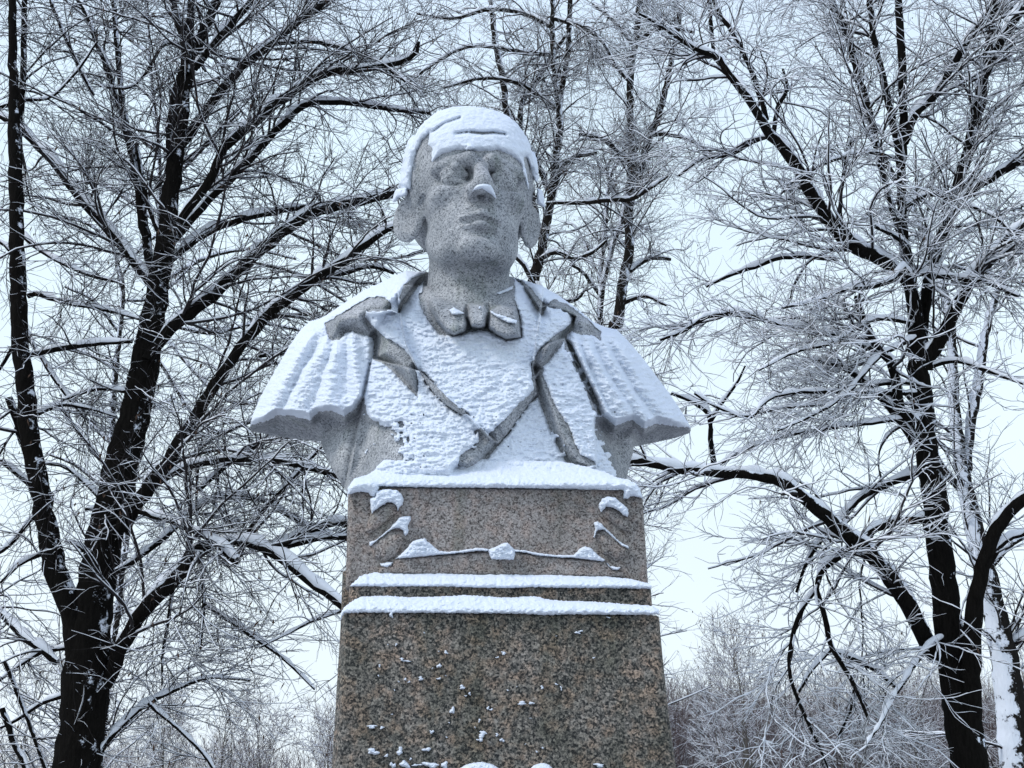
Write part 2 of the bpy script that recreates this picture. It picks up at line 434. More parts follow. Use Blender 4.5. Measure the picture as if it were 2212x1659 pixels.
clumps = [(400,32,24,28),(1715,48,22,10),(1525,140,30,14),(1548,130,24,12),(1398,160,10,6),(430,212,16,16),(380,212,8,8),(732,260,26,18),(688,252,10,8),(1080,264,30,18),(1042,290,22,10),(465,300,26,16),(495,312,44,10),(690,340,26,24),(650,355,10,8),(330,340,14,16),(323,400,10,14),(580,418,34,20),(688,418,24,14),(730,400,12,6),(485,422,20,12),(508,438,14,12),(445,436,12,10),(420,488,10,14),(830,470,36,22),(874,510,18,16),(850,522,14,12),(1313,471,20,20),(1400,452,22,12),(1428,475,14,24),(1105,488,16,8),(1160,467,10,6),(1190,567,50,20),(1248,566,28,18),(770,610,32,32),(985,597,14,24),(1005,605,20,14),(405,634,12,10),(933,671,12,24),(750,685,10,8),(908,714,10,12),(283,708,60,18),(345,714,28,16),(1240,657,18,6),(645,740,20,24),(735,772,12,10),(955,750,52,26),(945,775,30,36),(925,788,20,12),(1040,757,22,16),(1070,790,26,22),(290,860,60,36),(453,856,34,42),(372,884,24,16),(615,846,46,22),(518,904,16,14),(1212,814,8,8),(1316,836,20,10),(1280,860,12,12),(1625,292,18,10),(600,140,12,10),
          (410,942,30,34),(482,937,50,44),(555,940,60,12),(640,940,80,34),(722,942,46,34),(935,975,215,95),(1312,978,130,90),(1658,942,56,22)]
lowb = bpy.data.objects["lower_block"]
YL = lambda px, py: 3.2 - 0.03 * (py - 1325) / 334.0 - 0.002
for k, (x, y, ww, hh) in enumerate(clumps):
    an = np.linspace(0, 2 * np.pi, 22, endpoint=False)
    ph = rng.uniform(0, 6.28, 4)
    rad = 1 + .24 * np.sin(2 * an + ph[0]) + .2 * np.sin(3 * an + ph[1]) + .12 * np.sin(5 * an + ph[2])
    if ww > 100: rad = 1 + .03 * np.sin(5 * an + ph[0]) + .02 * np.sin(9 * an + ph[1])
    pl = [(x + ww * .56 * r_ * math.cos(a), y + hh * .56 * r_ * math.sin(a)) for a, r_ in zip(an, rad)]
    s_ = min(ww, hh) * .357
    pillow("snow_clump", MM(pl), YL, min(.028, .0022 * s_ + .004), max(1.6, s_ * .45), M_SNOW, lowb, 0.6 if ww < 100 else 1.0, 0.7, 0.2, 0.2, 60 + k)

# ------------------------------------------------------------------ the bust
bust = empty("stone_bust", (-0.06, 3.7, 2.68), "grey granite bust of a man in cape and bow tie, snow on head and shoulders", "bust")

def build_torso():
    sp = 3.0
    tx, ty = np.meshgrid(np.arange(36, 2182, sp), np.arange(60, 1180, sp))
    outl = [(917, 85), (870, 82), (800, 80), (760, 95), (690, 130), (600, 170), (500, 235), (420, 290), (380, 310), (340, 320), (300, 355), (270, 395), (240, 440), (205, 500), (165, 570), (125, 640), (90, 710), (65, 770), (50, 830), (60, 850), (130, 865), (250, 885), (390, 900), (400, 930), (430, 1000), (470, 1070), (515, 1140), (522, 1178),
            (1850, 1178), (1856, 1080), (1862, 1060), (1872, 1010), (1890, 950), (1890, 925), (1990, 905), (2100, 880), (2162, 857), (2166, 835), (2150, 800), (2100, 720), (2050, 650), (1990, 570), (1930, 490), (1860, 410), (1810, 360), (1760, 350), (1700, 325), (1620, 260), (1530, 195), (1450, 150), (1370, 125), (1310, 108), (1110, 70)]
    dout = -poly_sd(tx, ty, outl)
    u = (tx - 1110) / 1060.0
    v = np.clip((ty - 180) / 850.0, -.2, 1.15)
    Y = 3.66 - 0.24 * v + 0.33 * u ** 2 + 0.10 * np.abs(u) ** 4
    # shoulders and rims roll back
    top = sstep((520 - ty) / 400)
    q = np.clip(dout / (60 + 90 * top), 0, 1)
    Y = Y + (0.07 + 0.20 * top) * (1 - np.sqrt(np.maximum(0, 1 - (1 - q) ** 2)))
    # neck hollow
    Y = Y + 0.06 * sstep((260 - ty) / 140) * sstep((330 - np.abs(tx - 1110)) / 120)
    # cape folds fanning out from each shoulder
    def folds(cx, cy, k, ph): 
        a = np.arctan2(ty - cy, tx - cx)
        rr_ = np.hypot(tx - cx, ty - cy)
        w_ = np.sin(a * k + ph + 0.3 * np.sin(rr_ / 130.0) + 1.1 * np.sin(a * 7 + ph))
        return 1 - 1.9 * np.abs(w_) ** .9, sstep((rr_ - 180) / 350)
    capeL = [(917, 60), (760, 60), (400, 240), (200, 420), (20, 840), (60, 822), (130, 800), (190, 768), (250, 770), (345, 790), (380, 755), (440, 750), (505, 775), (560, 740), (600, 690), (645, 505), (650, 400), (720, 270), (780, 200), (850, 140)]
    capeR = [(1310, 60), (1460, 130), (1800, 330), (2000, 560), (2190, 840), (2100, 822), (2000, 805), (1940, 835), (1885, 792), (1800, 822), (1745, 775), (1690, 660), (1620, 520), (1560, 410), (1610, 310), (1480, 255), (1440, 220), (1390, 150)]
    sL, sR = -poly_sd(tx, ty, capeL), -poly_sd(tx, ty, capeR)
    fl, wl = folds(700, -120, 20, 0.6)
    fr, wr = folds(1500, -120, 21, 2.0)
    inL, inR = sstep(sL / 30), sstep(sR / 30)
    Y = Y - 0.045 * inL - 0.045 * inR
    def ridge(lines, ins):
        nonlocal Y
        acc = 0
        for (ax, ay), (bx, by), wd, hh in lines:
            L_ = math.hypot(bx - ax, by - ay)
            al = ((tx - ax) * (bx - ax) + (ty - ay) * (by - ay)) / L_ ** 2
            dd = ((tx - ax) * (by - ay) - (ty - ay) * (bx - ax)) / L_ + 9 * noise2(tx / 80, ty / 80, int(ax)) + 10 * np.sin(al * 3)
            k_ = wd * (0.45 + .65 * np.clip(al, 0, 1.1))
            sd_ = np.where(dd * np.sign(ax - 1110) > 0, dd / (k_ * .75), dd / (k_ * 1.5))
            acc = np.maximum(acc, hh * np.exp(-sd_ ** 2) * sstep(al / .35 + .25))
        Y = Y - acc * ins
    ridge([((540, 370), (585, 730), 46, .068), ((490, 380), (400, 775), 48, .066), ((440, 390), (225, 790), 50, .062), ((370, 350), (115, 810), 42, .0681)], inL)
    ridge([((1610, 380), (1760, 790), 40, .062), ((1650, 380), (1890, 800), 44, .0681), ((1720, 380), (1985, 830), 40, .066), ((1790, 390), (2085, 830), 40, .060)], inR)
    # below the hem: the coat body set back, the cape's underside running back to the rim
    hemL = [(40, 830), (60, 822), (130, 800), (190, 768), (250, 772), (345, 795), (380, 757), (440, 752), (505, 778), (560, 742), (600, 692), (640, 780), (800, 800), (830, 985), (690, 1000), (500, 1178), (300, 1178), (20, 900)]
    hemR = [(1745, 775), (1800, 822), (1885, 792), (1940, 838), (2000, 808), (2100, 824), (2180, 834), (2180, 900), (1950, 1178), (1820, 1178), (1770, 960), (1710, 850), (1700, 790)]
    dL, dR = -poly_sd(tx, ty, hemL), -poly_sd(tx, ty, hemR)
    Y = Y + 0.10 * sstep((dL + 4) / 45) * sstep((760 - tx) / 200) + 0.10 * sstep((dR + 4) / 45) * sstep((tx - 1650) / 120)
    ul = sstep((dL - 18) / 10) * np.clip((ty - 800) / 70, 0, 1) * sstep((420 - tx) / 50)
    ur = sstep((dR - 14) / 10) * np.clip((ty - 820) / 60, 0, 1) * sstep((tx - 1880) / 40)
    Y = Y + 0.13 * ul + 0.13 * ur
    # vertical drapery of the coat under the cape
    Y = Y + 0.03 * np.sin((tx - 380) / 34.0 + (ty - 800) / 130.0) * sstep((dL - 20) / 60) * sstep((640 - tx) / 60) * sstep((tx - 390) / 30)
    Y = Y + 0.02 * np.sin((tx - 1700) / 34.0 - (ty - 800) / 130.0) * sstep((dR - 20) / 60)
    # ---- layers of cloth, each a wall of width w along its free edge
    def layer(poly, edge, h, w):
        nonlocal Y
        ins = -poly_sd(tx, ty, poly)
        de = line_d(tx, ty, edge)
        k = sstep(de / w) * (ins > 0)
        Y = Y - h * k
        return ins
    # left panel over right panel (lower diagonal edge)
    e6b = [(1180, 890), (1160, 1000), (1100, 1045), (1045, 1040), (1020, 1178)]
    pan = [(640, 500), (868, 560), (1090, 765), (1190, 860), (1240, 910), (1150, 1015), (1100, 1042), (1045, 1032), (1040, 1178), (500, 1178), (600, 690)]
    layer(pan, [(1290, 850), (1240, 912), (1150, 1018), (1100, 1045), (1045, 1034)], 0.07, 46)
    # waistcoat V
    e4 = [(860, 556), (895, 612), (940, 672), (1000, 727), (1062, 768), (1095, 775)]
    e6 = [(1436, 660), (1392, 712), (1342, 782), (1292, 852), (1242, 912), (1190, 880)]
    vest = [(760, 150), (1460, 150), (1445, 300), (1408, 540), (1430, 670), (1392, 712), (1342, 782), (1292, 852), (1242, 912), (1190, 880), (1095, 775), (1062, 768), (1000, 727), (940, 672), (895, 612), (860, 556), (800, 440), (768, 280)]
    iv = layer(vest, e4, 0.022, 26)
    layer(vest, e6, 0.045, 48)
    # crossing folds inside the waistcoat
    Y = Y - 0.02 * sstep((line_d(tx, ty, [(880, 200), (960, 400), (1080, 560), (1210, 760)]) ) / 40) * (iv > 0) * sstep((tx - 880 - (ty - 200) * .57) / 20)
    # right coat front with its thick edge
    e5 = [(1430, 470), (1405, 530), (1405, 600), (1425, 668), (1450, 722), (1475, 792), (1500, 862), (1530, 922), (1570, 992), (1605, 1034), (1640, 1044)]
    fr5 = [(1560, 400), (1480, 430), (1430, 475), (1405, 530), (1405, 600), (1425, 668), (1450, 722), (1475, 792), (1500, 862), (1530, 922), (1570, 992), (1605, 1034), (1645, 1044), (1712, 1020), (1700, 800), (1720, 760), (1640, 600)]
    i5 = layer(fr5, e5, 0.075, 48)
    # right lapel
    e5u = [(1612, 300), (1606, 350), (1570, 388), (1540, 440), (1492, 502), (1450, 545), (1420, 560)]
    lapR = [(1440, 262), (1480, 252), (1540, 262), (1612, 300), (1606, 350), (1570, 388), (1540, 440), (1492, 502), (1450, 545), (1420, 600), (1405, 560), (1408, 500), (1430, 400)]
    iR = layer(lapR, e5u, 0.08, 44)
    # left lapel
    e3 = [(602, 288), (610, 345), (650, 402), (652, 425), (645, 505), (682, 520), (722, 542), (772, 592), (812, 638), (856, 690), (872, 610), (868, 560)]
    lapL = [(600, 285), (640, 268), (720, 268), (772, 285), (800, 430), (868, 560), (870, 600), (856, 690), (812, 638), (772, 592), (722, 542), (682, 520), (645, 505), (652, 425), (650, 402), (610, 345)]
    iL = layer(lapL, e3, 0.10, 60)
    # cape collars
    e1 = [(412, 330), (425, 390), (440, 415), (480, 413), (512, 382), (547, 375), (602, 395), (655, 405), (640, 330)]
    colL = [(917, 80), (800, 75), (690, 125), (500, 230), (412, 296), (412, 330), (425, 390), (440, 415), (480, 413), (512, 382), (547, 375), (602, 395), (640, 380), (640, 300), (730, 275), (760, 285), (775, 230), (850, 130)]
    iCL = layer(colL, e1, 0.11, 85)
    e8 = [(1735, 372), (1730, 412), (1690, 388), (1640, 388), (1600, 372)]
    colR = [(1310, 105), (1370, 120), (1450, 146), (1530, 190), (1620, 255), (1735, 345), (1735, 372), (1730, 412), (1690, 388), (1640, 388), (1600, 372), (1612, 300), (1540, 262), (1480, 252), (1440, 262), (1400, 200), (1350, 130)]
    iCR = layer(colR, e8, 0.09, 70)
    # inner neck sides of the collars fall away
    e2 = [(917, 110), (850, 160), (810, 215), (785, 245), (768, 280)]
    e9 = [(1350, 130), (1375, 170), (1405, 220), (1435, 270), (1452, 292)]
    Y = Y + 0.05 * sstep(1 - line_d(tx, ty, e2) / 55) + 0.045 * sstep(1 - line_d(tx, ty, e9) / 45)
    # bow tie and shirt collar
    def blob(poly, h, R):
        nonlocal Y
        d = -poly_sd(tx, ty, poly)
        q_ = np.clip(d / R, 0, 1)
        Y = Y - h * np.sqrt(np.maximum(0, 1 - (1 - q_) ** 2))
        return d
    shirt = [(862, 185), (895, 175), (1000, 190), (1315, 175), (1330, 240), (1300, 300), (1000, 390), (960, 382), (905, 312), (870, 245)]
    bsh = blob(shirt, 0.002, 26)
    bw1 = [(908, 222), (930, 208), (965, 210), (1030, 233), (1092, 243), (1104, 330), (1085, 372), (1032, 392), (990, 372), (945, 325), (912, 262)]
    bw2 = [(1190, 262), (1255, 240), (1330, 254), (1342, 300), (1352, 400), (1280, 410), (1230, 385), (1195, 358), (1183, 330)]
    bk = [(1092, 236), (1140, 232), (1182, 236), (1198, 275), (1186, 348), (1150, 358), (1106, 350), (1088, 300)]
    b1, b2 = blob(bw1, 0.075, 45), blob(bw2, 0.075, 45)
    Y = Y + 0.05 * sstep(1 - line_d(tx, ty, [(1092, 240), (1090, 300), (1104, 350)]) / 14) + 0.05 * sstep(1 - line_d(tx, ty, [(1186, 240), (1198, 275), (1186, 350)]) / 14)
    b3 = blob(bk, 0.095, 34)
    Y = Y + 0.006 * np.sin((tx - 1100) / 9.0) * (np.maximum(b1, b2) > 10) * sstep(1 - np.abs(np.abs(tx - 1140) - 70) / 50)
    bow = np.maximum(np.maximum(b1, b2), b3)
    Y = Y - 0.045 * sstep(bow / 16) * np.clip((ty - 225) / 150, 0, 1)
    kb = sstep((ty - 1020) / 60)
    Y = Y * (1 - kb) + np.maximum(Y, 3.385) * kb
    # soften single-cell steps
    for _ in range(2):
        Yp = np.pad(Y, 1, mode='edge')
        Y = (Yp[1:-1, 1:-1] * 4 + Yp[:-2, 1:-1] + Yp[2:, 1:-1] + Yp[1:-1, :-2] + Yp[1:-1, 2:]) / 8
    Y = Y + 0.0012 * fbm2(tx / 16, ty / 16, 4)
    # ---- bare stone and snow
    S1 = [(415, 335), (470, 300), (560, 245), (630, 207), (700, 207), (728, 240), (725, 265), (690, 272), (610, 275), (600, 300), (610, 345), (650, 400), (600, 388), (545, 370), (510, 376), (480, 408), (440, 412), (425, 385)]
    S2 = [(917, 88), (880, 98), (840, 114), (790, 155), (770, 210), (768, 280), (786, 242), (812, 215), (852, 160), (882, 130), (917, 110)]
    S3 = [(600, 300), (640, 347), (700, 398), (760, 433), (810, 478), (836, 525), (851, 578), (857, 688), (810, 636), (768, 590), (720, 542), (680, 517), (643, 503), (650, 425), (640, 397), (610, 347)]
    S4 = [(866, 560), (886, 572), (940, 627), (990, 682), (1050, 736), (1092, 766), (1060, 768), (1000, 728), (940, 674), (893, 612)]
    S5 = [(1612, 302), (1606, 352), (1572, 387), (1542, 440), (1492, 502), (1454, 538), (1452, 577), (1477, 642), (1502, 702), (1537, 762), (1582, 832), (1602, 892), (1632, 962), (1692, 987), (1710, 1010), (1655, 1018), (1642, 1042), (1605, 1034), (1568, 992), (1528, 922), (1498, 862), (1473, 792), (1448, 722), (1423, 667), (1403, 600), (1403, 530), (1428, 473), (1480, 420), (1540, 373), (1584, 343)]
    S6 = [(1418, 645), (1432, 682), (1392, 712), (1342, 782), (1292, 852), (1242, 912), (1202, 962), (1152, 1017), (1100, 1042), (1045, 1030), (1058, 970), (1110, 928), (1150, 888), (1130, 850), (1160, 832), (1190, 868), (1210, 853), (1270, 798), (1330, 728), (1388, 678)]
    S7 = [(1558, 402), (1592, 440), (1627, 510), (1657, 580), (1692, 650), (1722, 720), (1732, 770), (1698, 750), (1668, 670), (1638, 600), (1600, 525), (1563, 452)]
    S8 = [(1472, 238), (1510, 222), (1560, 235), (1620, 275), (1680, 325), (1732, 375), (1730, 412), (1690, 386), (1640, 386), (1602, 372), (1612, 310), (1590, 288), (1540, 263), (1480, 254)]
    S9 = [(1352, 128), (1402, 170), (1442, 220), (1475, 246), (1450, 292), (1428, 266), (1398, 216), (1368, 166)]
    S10 = [(30, 832), (60, 824), (130, 803), (188, 772), (250, 775), (345, 796), (380, 757), (440, 752), (505, 778), (560, 742), (600, 692), (612, 770), (640, 800), (700, 815), (780, 800), (806, 850), (834, 985), (690, 985), (640, 1040), (600, 1062), (520, 1150), (500, 1190), (300, 1190), (20, 900)]
    S11 = [(1712, 785), (1742, 775), (1800, 823), (1882, 794), (1937, 836), (2000, 812), (2100, 828), (2180, 836), (2180, 900), (1950, 1190), (1840, 1190), (1800, 1075), (1758, 960), (1702, 850)]
    SB = [(862, 192), (880, 184), (900, 60), (1318, 60), (1318, 205), (1352, 330), (1354, 402), (1280, 412), (1222, 380), (1150, 362), (1085, 378), (1032, 396), (1000, 388), (960, 382), (900, 312), (868, 240)]
    bare = np.full(tx.shape, 1e9)
    for s in (S1, S2, S3, S4, S5, S6, S7, S8, S9, S10, S11, SB):
        bare = np.minimum(bare, poly_sd(tx, ty, s))
    ragged = 7 * fbm2(tx / 13, ty / 13, 11)
    ds = bare + ragged - 1
    # patches of snow left on the bare places
    for p_ in ([(1005, 268), (1030, 255), (1085, 285), (1060, 292), (1020, 290)], [(1200, 268), (1235, 285), (1335, 318), (1330, 335), (1290, 330), (1240, 305), (1205, 285)],
               [(1150, 245), (1160, 250), (1156, 268), (1146, 262)], [(1220, 188), (1315, 150), (1312, 168), (1250, 195)]):
        ds = np.maximum(ds, -poly_sd(tx, ty, p_) + 0.4 * ragged)
    spk = fbm2(tx / 30, ty / 24, 31) * 30
    zone = np.maximum(line_d(tx, ty, [(640, 700), (720, 800), (790, 850), (810, 980)]), 0)
    ds = np.maximum(ds, np.where((tx > 560) & (tx < 835) & (ty > 690) & (ty < 985), spk + 14 - zone * .42, -99))
    zone = line_d(tx, ty, [(1500, 860), (1540, 960), (1560, 1030)])
    ds = np.maximum(ds, spk + 2 - zone * .5)
    zone = line_d(tx, ty, [(1600, 480), (1660, 620), (1710, 740)])
    ds = np.maximum(ds, spk + 3 - zone * .6)
    zone = line_d(tx, ty, [(1110, 930), (1160, 850)])
    ds = np.maximum(ds, spk + 3 - zone * .6)
    zone = line_d(tx, ty, [(1690, 860), (1760, 1000), (1800, 1100)])
    ds = np.maximum(ds, spk + 10 - zone * .5)
    zone = line_d(tx, ty, [(560, 1000), (640, 900), (660, 850)])
    ds = np.maximum(ds, spk - 3 - zone * .3)
    holes = fbm2(tx / 15, ty / 10, 77)             # thin places low on the coat
    low = sstep((ty - 600) / 300) * sstep((1700 - ty) / 300)
    ds = np.where((holes > 0.70) & (low > 0.5), np.minimum(ds, (0.70 - holes) * 30), ds)
    q = np.clip(ds / 16, 0, 1)
    prof = np.sqrt(np.maximum(0, 1 - (1 - q) ** 2))
    rip = fbm2(tx / 30 + 0.6 * noise2(tx / 60, ty / 60, 5), ty / 11, 41, 3)
    rip2 = fbm2(tx / 9, ty / 8, 43, 2)
    lumps = 0.0125 * rip + 0.005 * rip2 + 0.007 * fbm2(tx / 70, ty / 60, 47)
    th = prof * (0.024 + lumps * sstep((ty - 60) / 300 + .35))
    th = np.where(ds > 0, np.maximum(th, 0.001), -0.004)
    ins = dout > 0
    cells = ins[:-1, :-1] & ins[1:, :-1] & ins[:-1, 1:] & ins[1:, 1:]
    px, py = 515.7 + tx * .45139, 548.6 + ty * .45139
    Yb = np.maximum(Y + 0.05, 3.92 + 0.16 * np.sqrt(np.clip(dout / 400, 0, 1)) - 0.10 * v)
    Vf, Vb = unp(px, py, Y), unp(px, py, Yb)
    V, Q = grid_solid(cells, Vf, Vb)
    # one garment per label, faces picked by where their centre lies
    lab = np.zeros(tx.shape, int)
    lab[(sL > 0) | (dL > 0) & (tx < 400)] = 1
    lab[(sR > 0) | (dR > 0) & (tx > 1880)] = 8
    lab[iv > 0] = 2
    lab[i5 > 0] = 0
    lab[iCL > 0] = 3
    lab[iCR > 0] = 9
    lab[iL > 0] = 4
    lab[iR > 0] = 5
    lab[bsh > 0] = 6
    lab[bow > 0] = 7
    cl = np.where(cells, lab[:-1, :-1], -1)
    j, i = np.nonzero(cells)
    nF = len(j)
    flab = np.zeros(len(Q), int)
    flab[:nF] = cl[j, i]
    names = ["coat", "cape", "waistcoat", "cape_collar", "lapel", "lapel", "shirt_collar", "bow_tie", "cape", "cape_collar"]
    me_src = None
    for k, nm in enumerate(names):
        f = Q[flab == k]
        if not len(f): continue
        used, inv = np.unique(f, return_inverse=True)
        mesh_obj(nm, V[used], inv.reshape(f.shape), M_GREY, bust)
    sn = (ds > -1.5)
    sc_ = cells & sn[:-1, :-1] & sn[1:, :-1] & sn[:-1, 1:] & sn[1:, 1:]
    V, Q = grid_solid(sc_, unp(px, py, Y - th), unp(px, py, Y + 0.006))
    mesh_obj("snow_cover", V, Q, M_SNOW, bust)
build_torso()

# ---- head: a solid modelled as smooth unions of rounded forms (centimetres, face looking to -y), then meshed
def smin(a, b, k):
    h = np.clip(0.5 + 0.5 * (b - a) / k, 0, 1)
    return b + (a - b) * h - k * h * (1 - h)
def smax(a, b, k): return -smin(-a, -b, k)

def surface_nets(f, org, h):
    nx, ny, nz = f.shape
    s = f < 0
    cs = [(a, b, c) for a in (0, 1) for b in (0, 1) for c in (0, 1)]
    cnt = np.zeros((nx - 1, ny - 1, nz - 1), np.int8)
    for a, b, c in cs: cnt += s[a:nx - 1 + a, b:ny - 1 + b, c:nz - 1 + c]
    act = (cnt > 0) & (cnt < 8)
    idx = np.full(act.shape, -1, np.int64)
    I = np.argwhere(act)
    idx[act] = np.arange(len(I))
    acc, num = np.zeros((len(I), 3)), np.zeros(len(I))
    vals = {c: f[I[:, 0] + c[0], I[:, 1] + c[1], I[:, 2] + c[2]] for c in cs}
    for p in cs:
        for ax in range(3):
            if p[ax] == 0:
                q = tuple(1 if k == ax else p[k] for k in range(3))
                a, b = vals[p], vals[q]
                cr_ = (a < 0) != (b < 0)
                t = np.where(cr_, a / np.where(cr_, a - b, 1), 0)
                pt = np.array(p, float)[None].repeat(len(I), 0)
                pt[:, ax] += t
                acc += pt * cr_[:, None]; num += cr_
    V = org + h * (I + acc / num[:, None])
    quads = []
    for ax in range(3):
        o1, o2 = [(1, 2), (2, 0), (0, 1)][ax]
        sl0 = [slice(1, n_ - 1) for n_ in f.shape]; sl0[ax] = slice(0, f.shape[ax] - 1)
        sl1 = list(sl0); sl1[ax] = slice(1, f.shape[ax])
        A, B = s[tuple(sl0)], s[tuple(sl1)]
        E = np.argwhere(A != B)
        if not len(E): continue
        flip = A[A != B]
        base = E.copy(); base[:, o1] += 1; base[:, o2] += 1
        def cell(d1, d2):
            c = base.copy(); c[:, o1] -= d1; c[:, o2] -= d2
            return idx[c[:, 0], c[:, 1], c[:, 2]]
        q = np.stack([cell(1, 1), cell(0, 1), cell(0, 0), cell(1, 0)], 1)
        q = np.where(flip[:, None], q, q[:, ::-1])
        quads.append(q)
    return V, np.concatenate(quads)

def build_head():
    SC = 0.0247                                   # metres per head centimetre: about two and a half times life size
    yaw, tilt = math.radians(9), math.radians(-7)
    O_ = unp(1019.0, 455.0, 3.70)
    Rz = np.array([[math.cos(yaw), -math.sin(yaw), 0], [math.sin(yaw), math.cos(yaw), 0], [0, 0, 1]])
    Rx = np.array([[1, 0, 0], [0, math.cos(tilt), -math.sin(tilt)], [0, math.sin(tilt), math.cos(tilt)]])
    R_ = Rz @ Rx
    h = 0.17
    xs, ys, zs = np.arange(-11, 11, h), np.arange(-14, 13.5, h), np.arange(-21, 16.5, h)
    X, Yl, Z = [a.astype(np.float32) for a in np.meshgrid(xs, ys, zs, indexing='ij')]
    org = np.array([xs[0], ys[0], zs[0]])
    def ell(c, r): 
        a, b, c_ = (X - c[0]) / r[0], (Yl - c[1]) / r[1], (Z - c[2]) / r[2]
        k0 = np.sqrt(a * a + b * b + c_ * c_)
        return (k0 - 1) * min(r)
    def sup(c, r, e_=2.5):
        k0 = (np.abs((X - c[0]) / r[0]) ** e_ + np.abs((Yl - c[1]) / r[1]) ** e_ + np.abs((Z - c[2]) / r[2]) ** e_) ** (1 / e_)
        return (k0 - 1) * min(r)
    def cap(p, q, r0, r1):
        p, q = np.array(p, float), np.array(q, float)
        d = q - p
        t = np.clip(((X - p[0]) * d[0] + (Yl - p[1]) * d[1] + (Z - p[2]) * d[2]) / (d @ d), 0, 1)
        return np.sqrt((X - p[0] - t * d[0]) ** 2 + (Yl - p[1] - t * d[1]) ** 2 + (Z - p[2] - t * d[2]) ** 2) - (r0 + (r1 - r0) * t)
    s = sup((-0.25, 1.6, 5.0), (8.5, 9.4, 9.9))
    s = smin(s, ell((0, -3.0, 4.8), (6.2, 5.4, 5.6)), 1.5)
    s = smin(s, ell((0, -2.6, -3.5), (6.1, 6.3, 8.4)), 1.5)
    s = smin(s, ell((0, -3.0, -7.6), (5.3, 5.2, 4.6)), 1.5)
    for sx in (-1, 1):
        s = smin(s, cap((sx * 4.9, 0.5, -5.6), (sx * 3.1, -5.0, -10.3), 1.3, 1.5), 1.8)      # jaw
        s = smin(s, ell((sx * 4.6, -5.7, -2.6), (1.9, 2.4, 1.5)), 1.4)                      # cheekbone
    s = smin(s, ell((0, -7.9, -11.3), (2.6, 2.2, 1.8)), 1.2)                                # chin
    s = smin(s, ell((0, -7.5, -7.2), (3.4, 2.0, 2.8)), 1.4)                                 # muzzle
    for sx in (-1, 1):
        s = smax(s, -ell((sx * 3.3, -10.0, 0.30), (2.7, 4.3, 2.1)), 0.8)                     # sockets
        s = smin(s, cap((sx * 5.7, -6.6, 1.6), (sx * 1.5, -8.7, 2.2), 0.85, 1.1), 0.8)     # brow
        s = smin(s, ell((sx * 3.3, -6.9, 0.0), (1.6, 1.5, 1.3)), 0.5)                  # eyeball
        s = smin(s, cap((sx * 4.8, -7.2, 0.3), (sx * 3.3, -8.3, 0.95), 0.5, 0.55), 0.3)    # upper lid
        s = smin(s, cap((sx * 3.3, -8.3, 0.95), (sx * 1.9, -7.7, 0.3), 0.55, 0.45), 0.3)
        s = smin(s, cap((sx * 4.7, -7.2, -0.7), (sx * 2.2, -7.8, -1.1), 0.42, 0.42), 0.35)     # lower lid
    s = smin(s, cap((0, -8.5, 1.2), (0, -11.2, -3.3), 0.85, 1.25), 0.9)                     # nose
    s = smin(s, ell((0, -11.0, -3.7), (1.35, 1.35, 1.1)), 0.5)
    for sx in (-1, 1):
        s = smin(s, ell((sx * 1.5, -9.7, -3.9), (1.0, 1.35, 0.95)), 0.5)
        s = smax(s, -ell((sx * 0.8, -10.2, -4.8), (0.45, 0.7, 0.5)), 0.4)
        s = smax(s, -cap((sx * 2.4, -9.5, -3.8), (sx * 3.9, -8.6, -8.2), 0.65, 0.6), 0.8)   # nasolabial
    s = smax(s, -cap((0, -10.3, -5.0), (0, -10.2, -6.7), 0.45, 0.5), 0.4)                   # philtrum
    for sx in (-1, 1):
        s = smin(s, cap((0, -9.75, -7.2), (sx * 2.4, -8.9, -7.6), 0.66, 0.36), 0.4)
        s = smin(s, cap((0, -9.6, -8.85), (sx * 2.0, -8.8, -8.5), 0.74, 0.40), 0.4)
        s = smax(s, -cap((0, -10.1, -8.0), (sx * 3.2, -8.75, -8.15), 0.5, 0.45), 0.2)
    s = smax(s, -cap((-1.6, -9.8, -10.0), (1.6, -9.8, -10.0), 0.6, 0.6), 0.8)
    # neck
    s = smin(s, cap((0, 2.2, -6), (0, 3.0, -20), 5.4, 6.1), 1.5)
    s = smin(s, cap((0, -2.2, -12.5), (0, -2.2, -20), 0.9, 1.3), 1.4)                       # throat
    s = smin(s, cap((0, 2.7, -17.6), (0, 2.8, -20), 6.75, 6.9), 0.25)                       # shirt collar band
    # hair: a close cap with a hairline step
    line = 5.6 - 0.0 * X
    hair = sup((-0.25, 1.8, 5.2), (9.0, 9.9, 10.4))
    hair = smax(hair, -(Z - (6.6 + 0.9 * Yl * 0.35 + 0.0 * X) + np.where(np.abs(X) > 5, 0, 0)), 0.3) if False else hair
    front = (Yl * 0.82 - (Z - 8.6) * 0.57) * -1 - 1.2                                       # keep what lies behind the hairline plane
    side = -(Z + 1.5 + 0.35 * (Yl + 1))                                                     # and above the nape
    temple = -(Yl + 3.2 - 0.18 * (Z - 3))
    hair = np.maximum(hair, np.maximum(np.minimum(front, 9), side))
    hair = np.maximum(hair, np.where(Z < 7.5, temple, -9))
    s = smin(s, hair, 0.35)
    # ears
    for sx in (-1, 1):
        c = np.array([-8.7 if sx < 0 else 8.4, 0.6, -2.1 if sx < 0 else -1.5])
        a, b, c_ = (X - c[0]) - sx * 0.30 * (Z - c[2]) - sx * (0.62 if sx < 0 else 0.50) * (Yl - c[1]), Yl - c[1], Z - c[2] + 0.15 * (Yl - c[1])
        e_ = (np.sqrt((a / 0.85) ** 2 + (b / 2.7) ** 2 + (c_ / (3.0 if sx < 0 else 2.8)) ** 2) - 1) * 0.8
        ix = (np.sqrt(((a - sx * 0.7) / 1.0) ** 2 + ((b + 0.5) / 1.6) ** 2 + ((c_ - 0.2) / 2.2) ** 2) - 1) * 0.9
        e_ = smax(e_, -ix, 0.2)
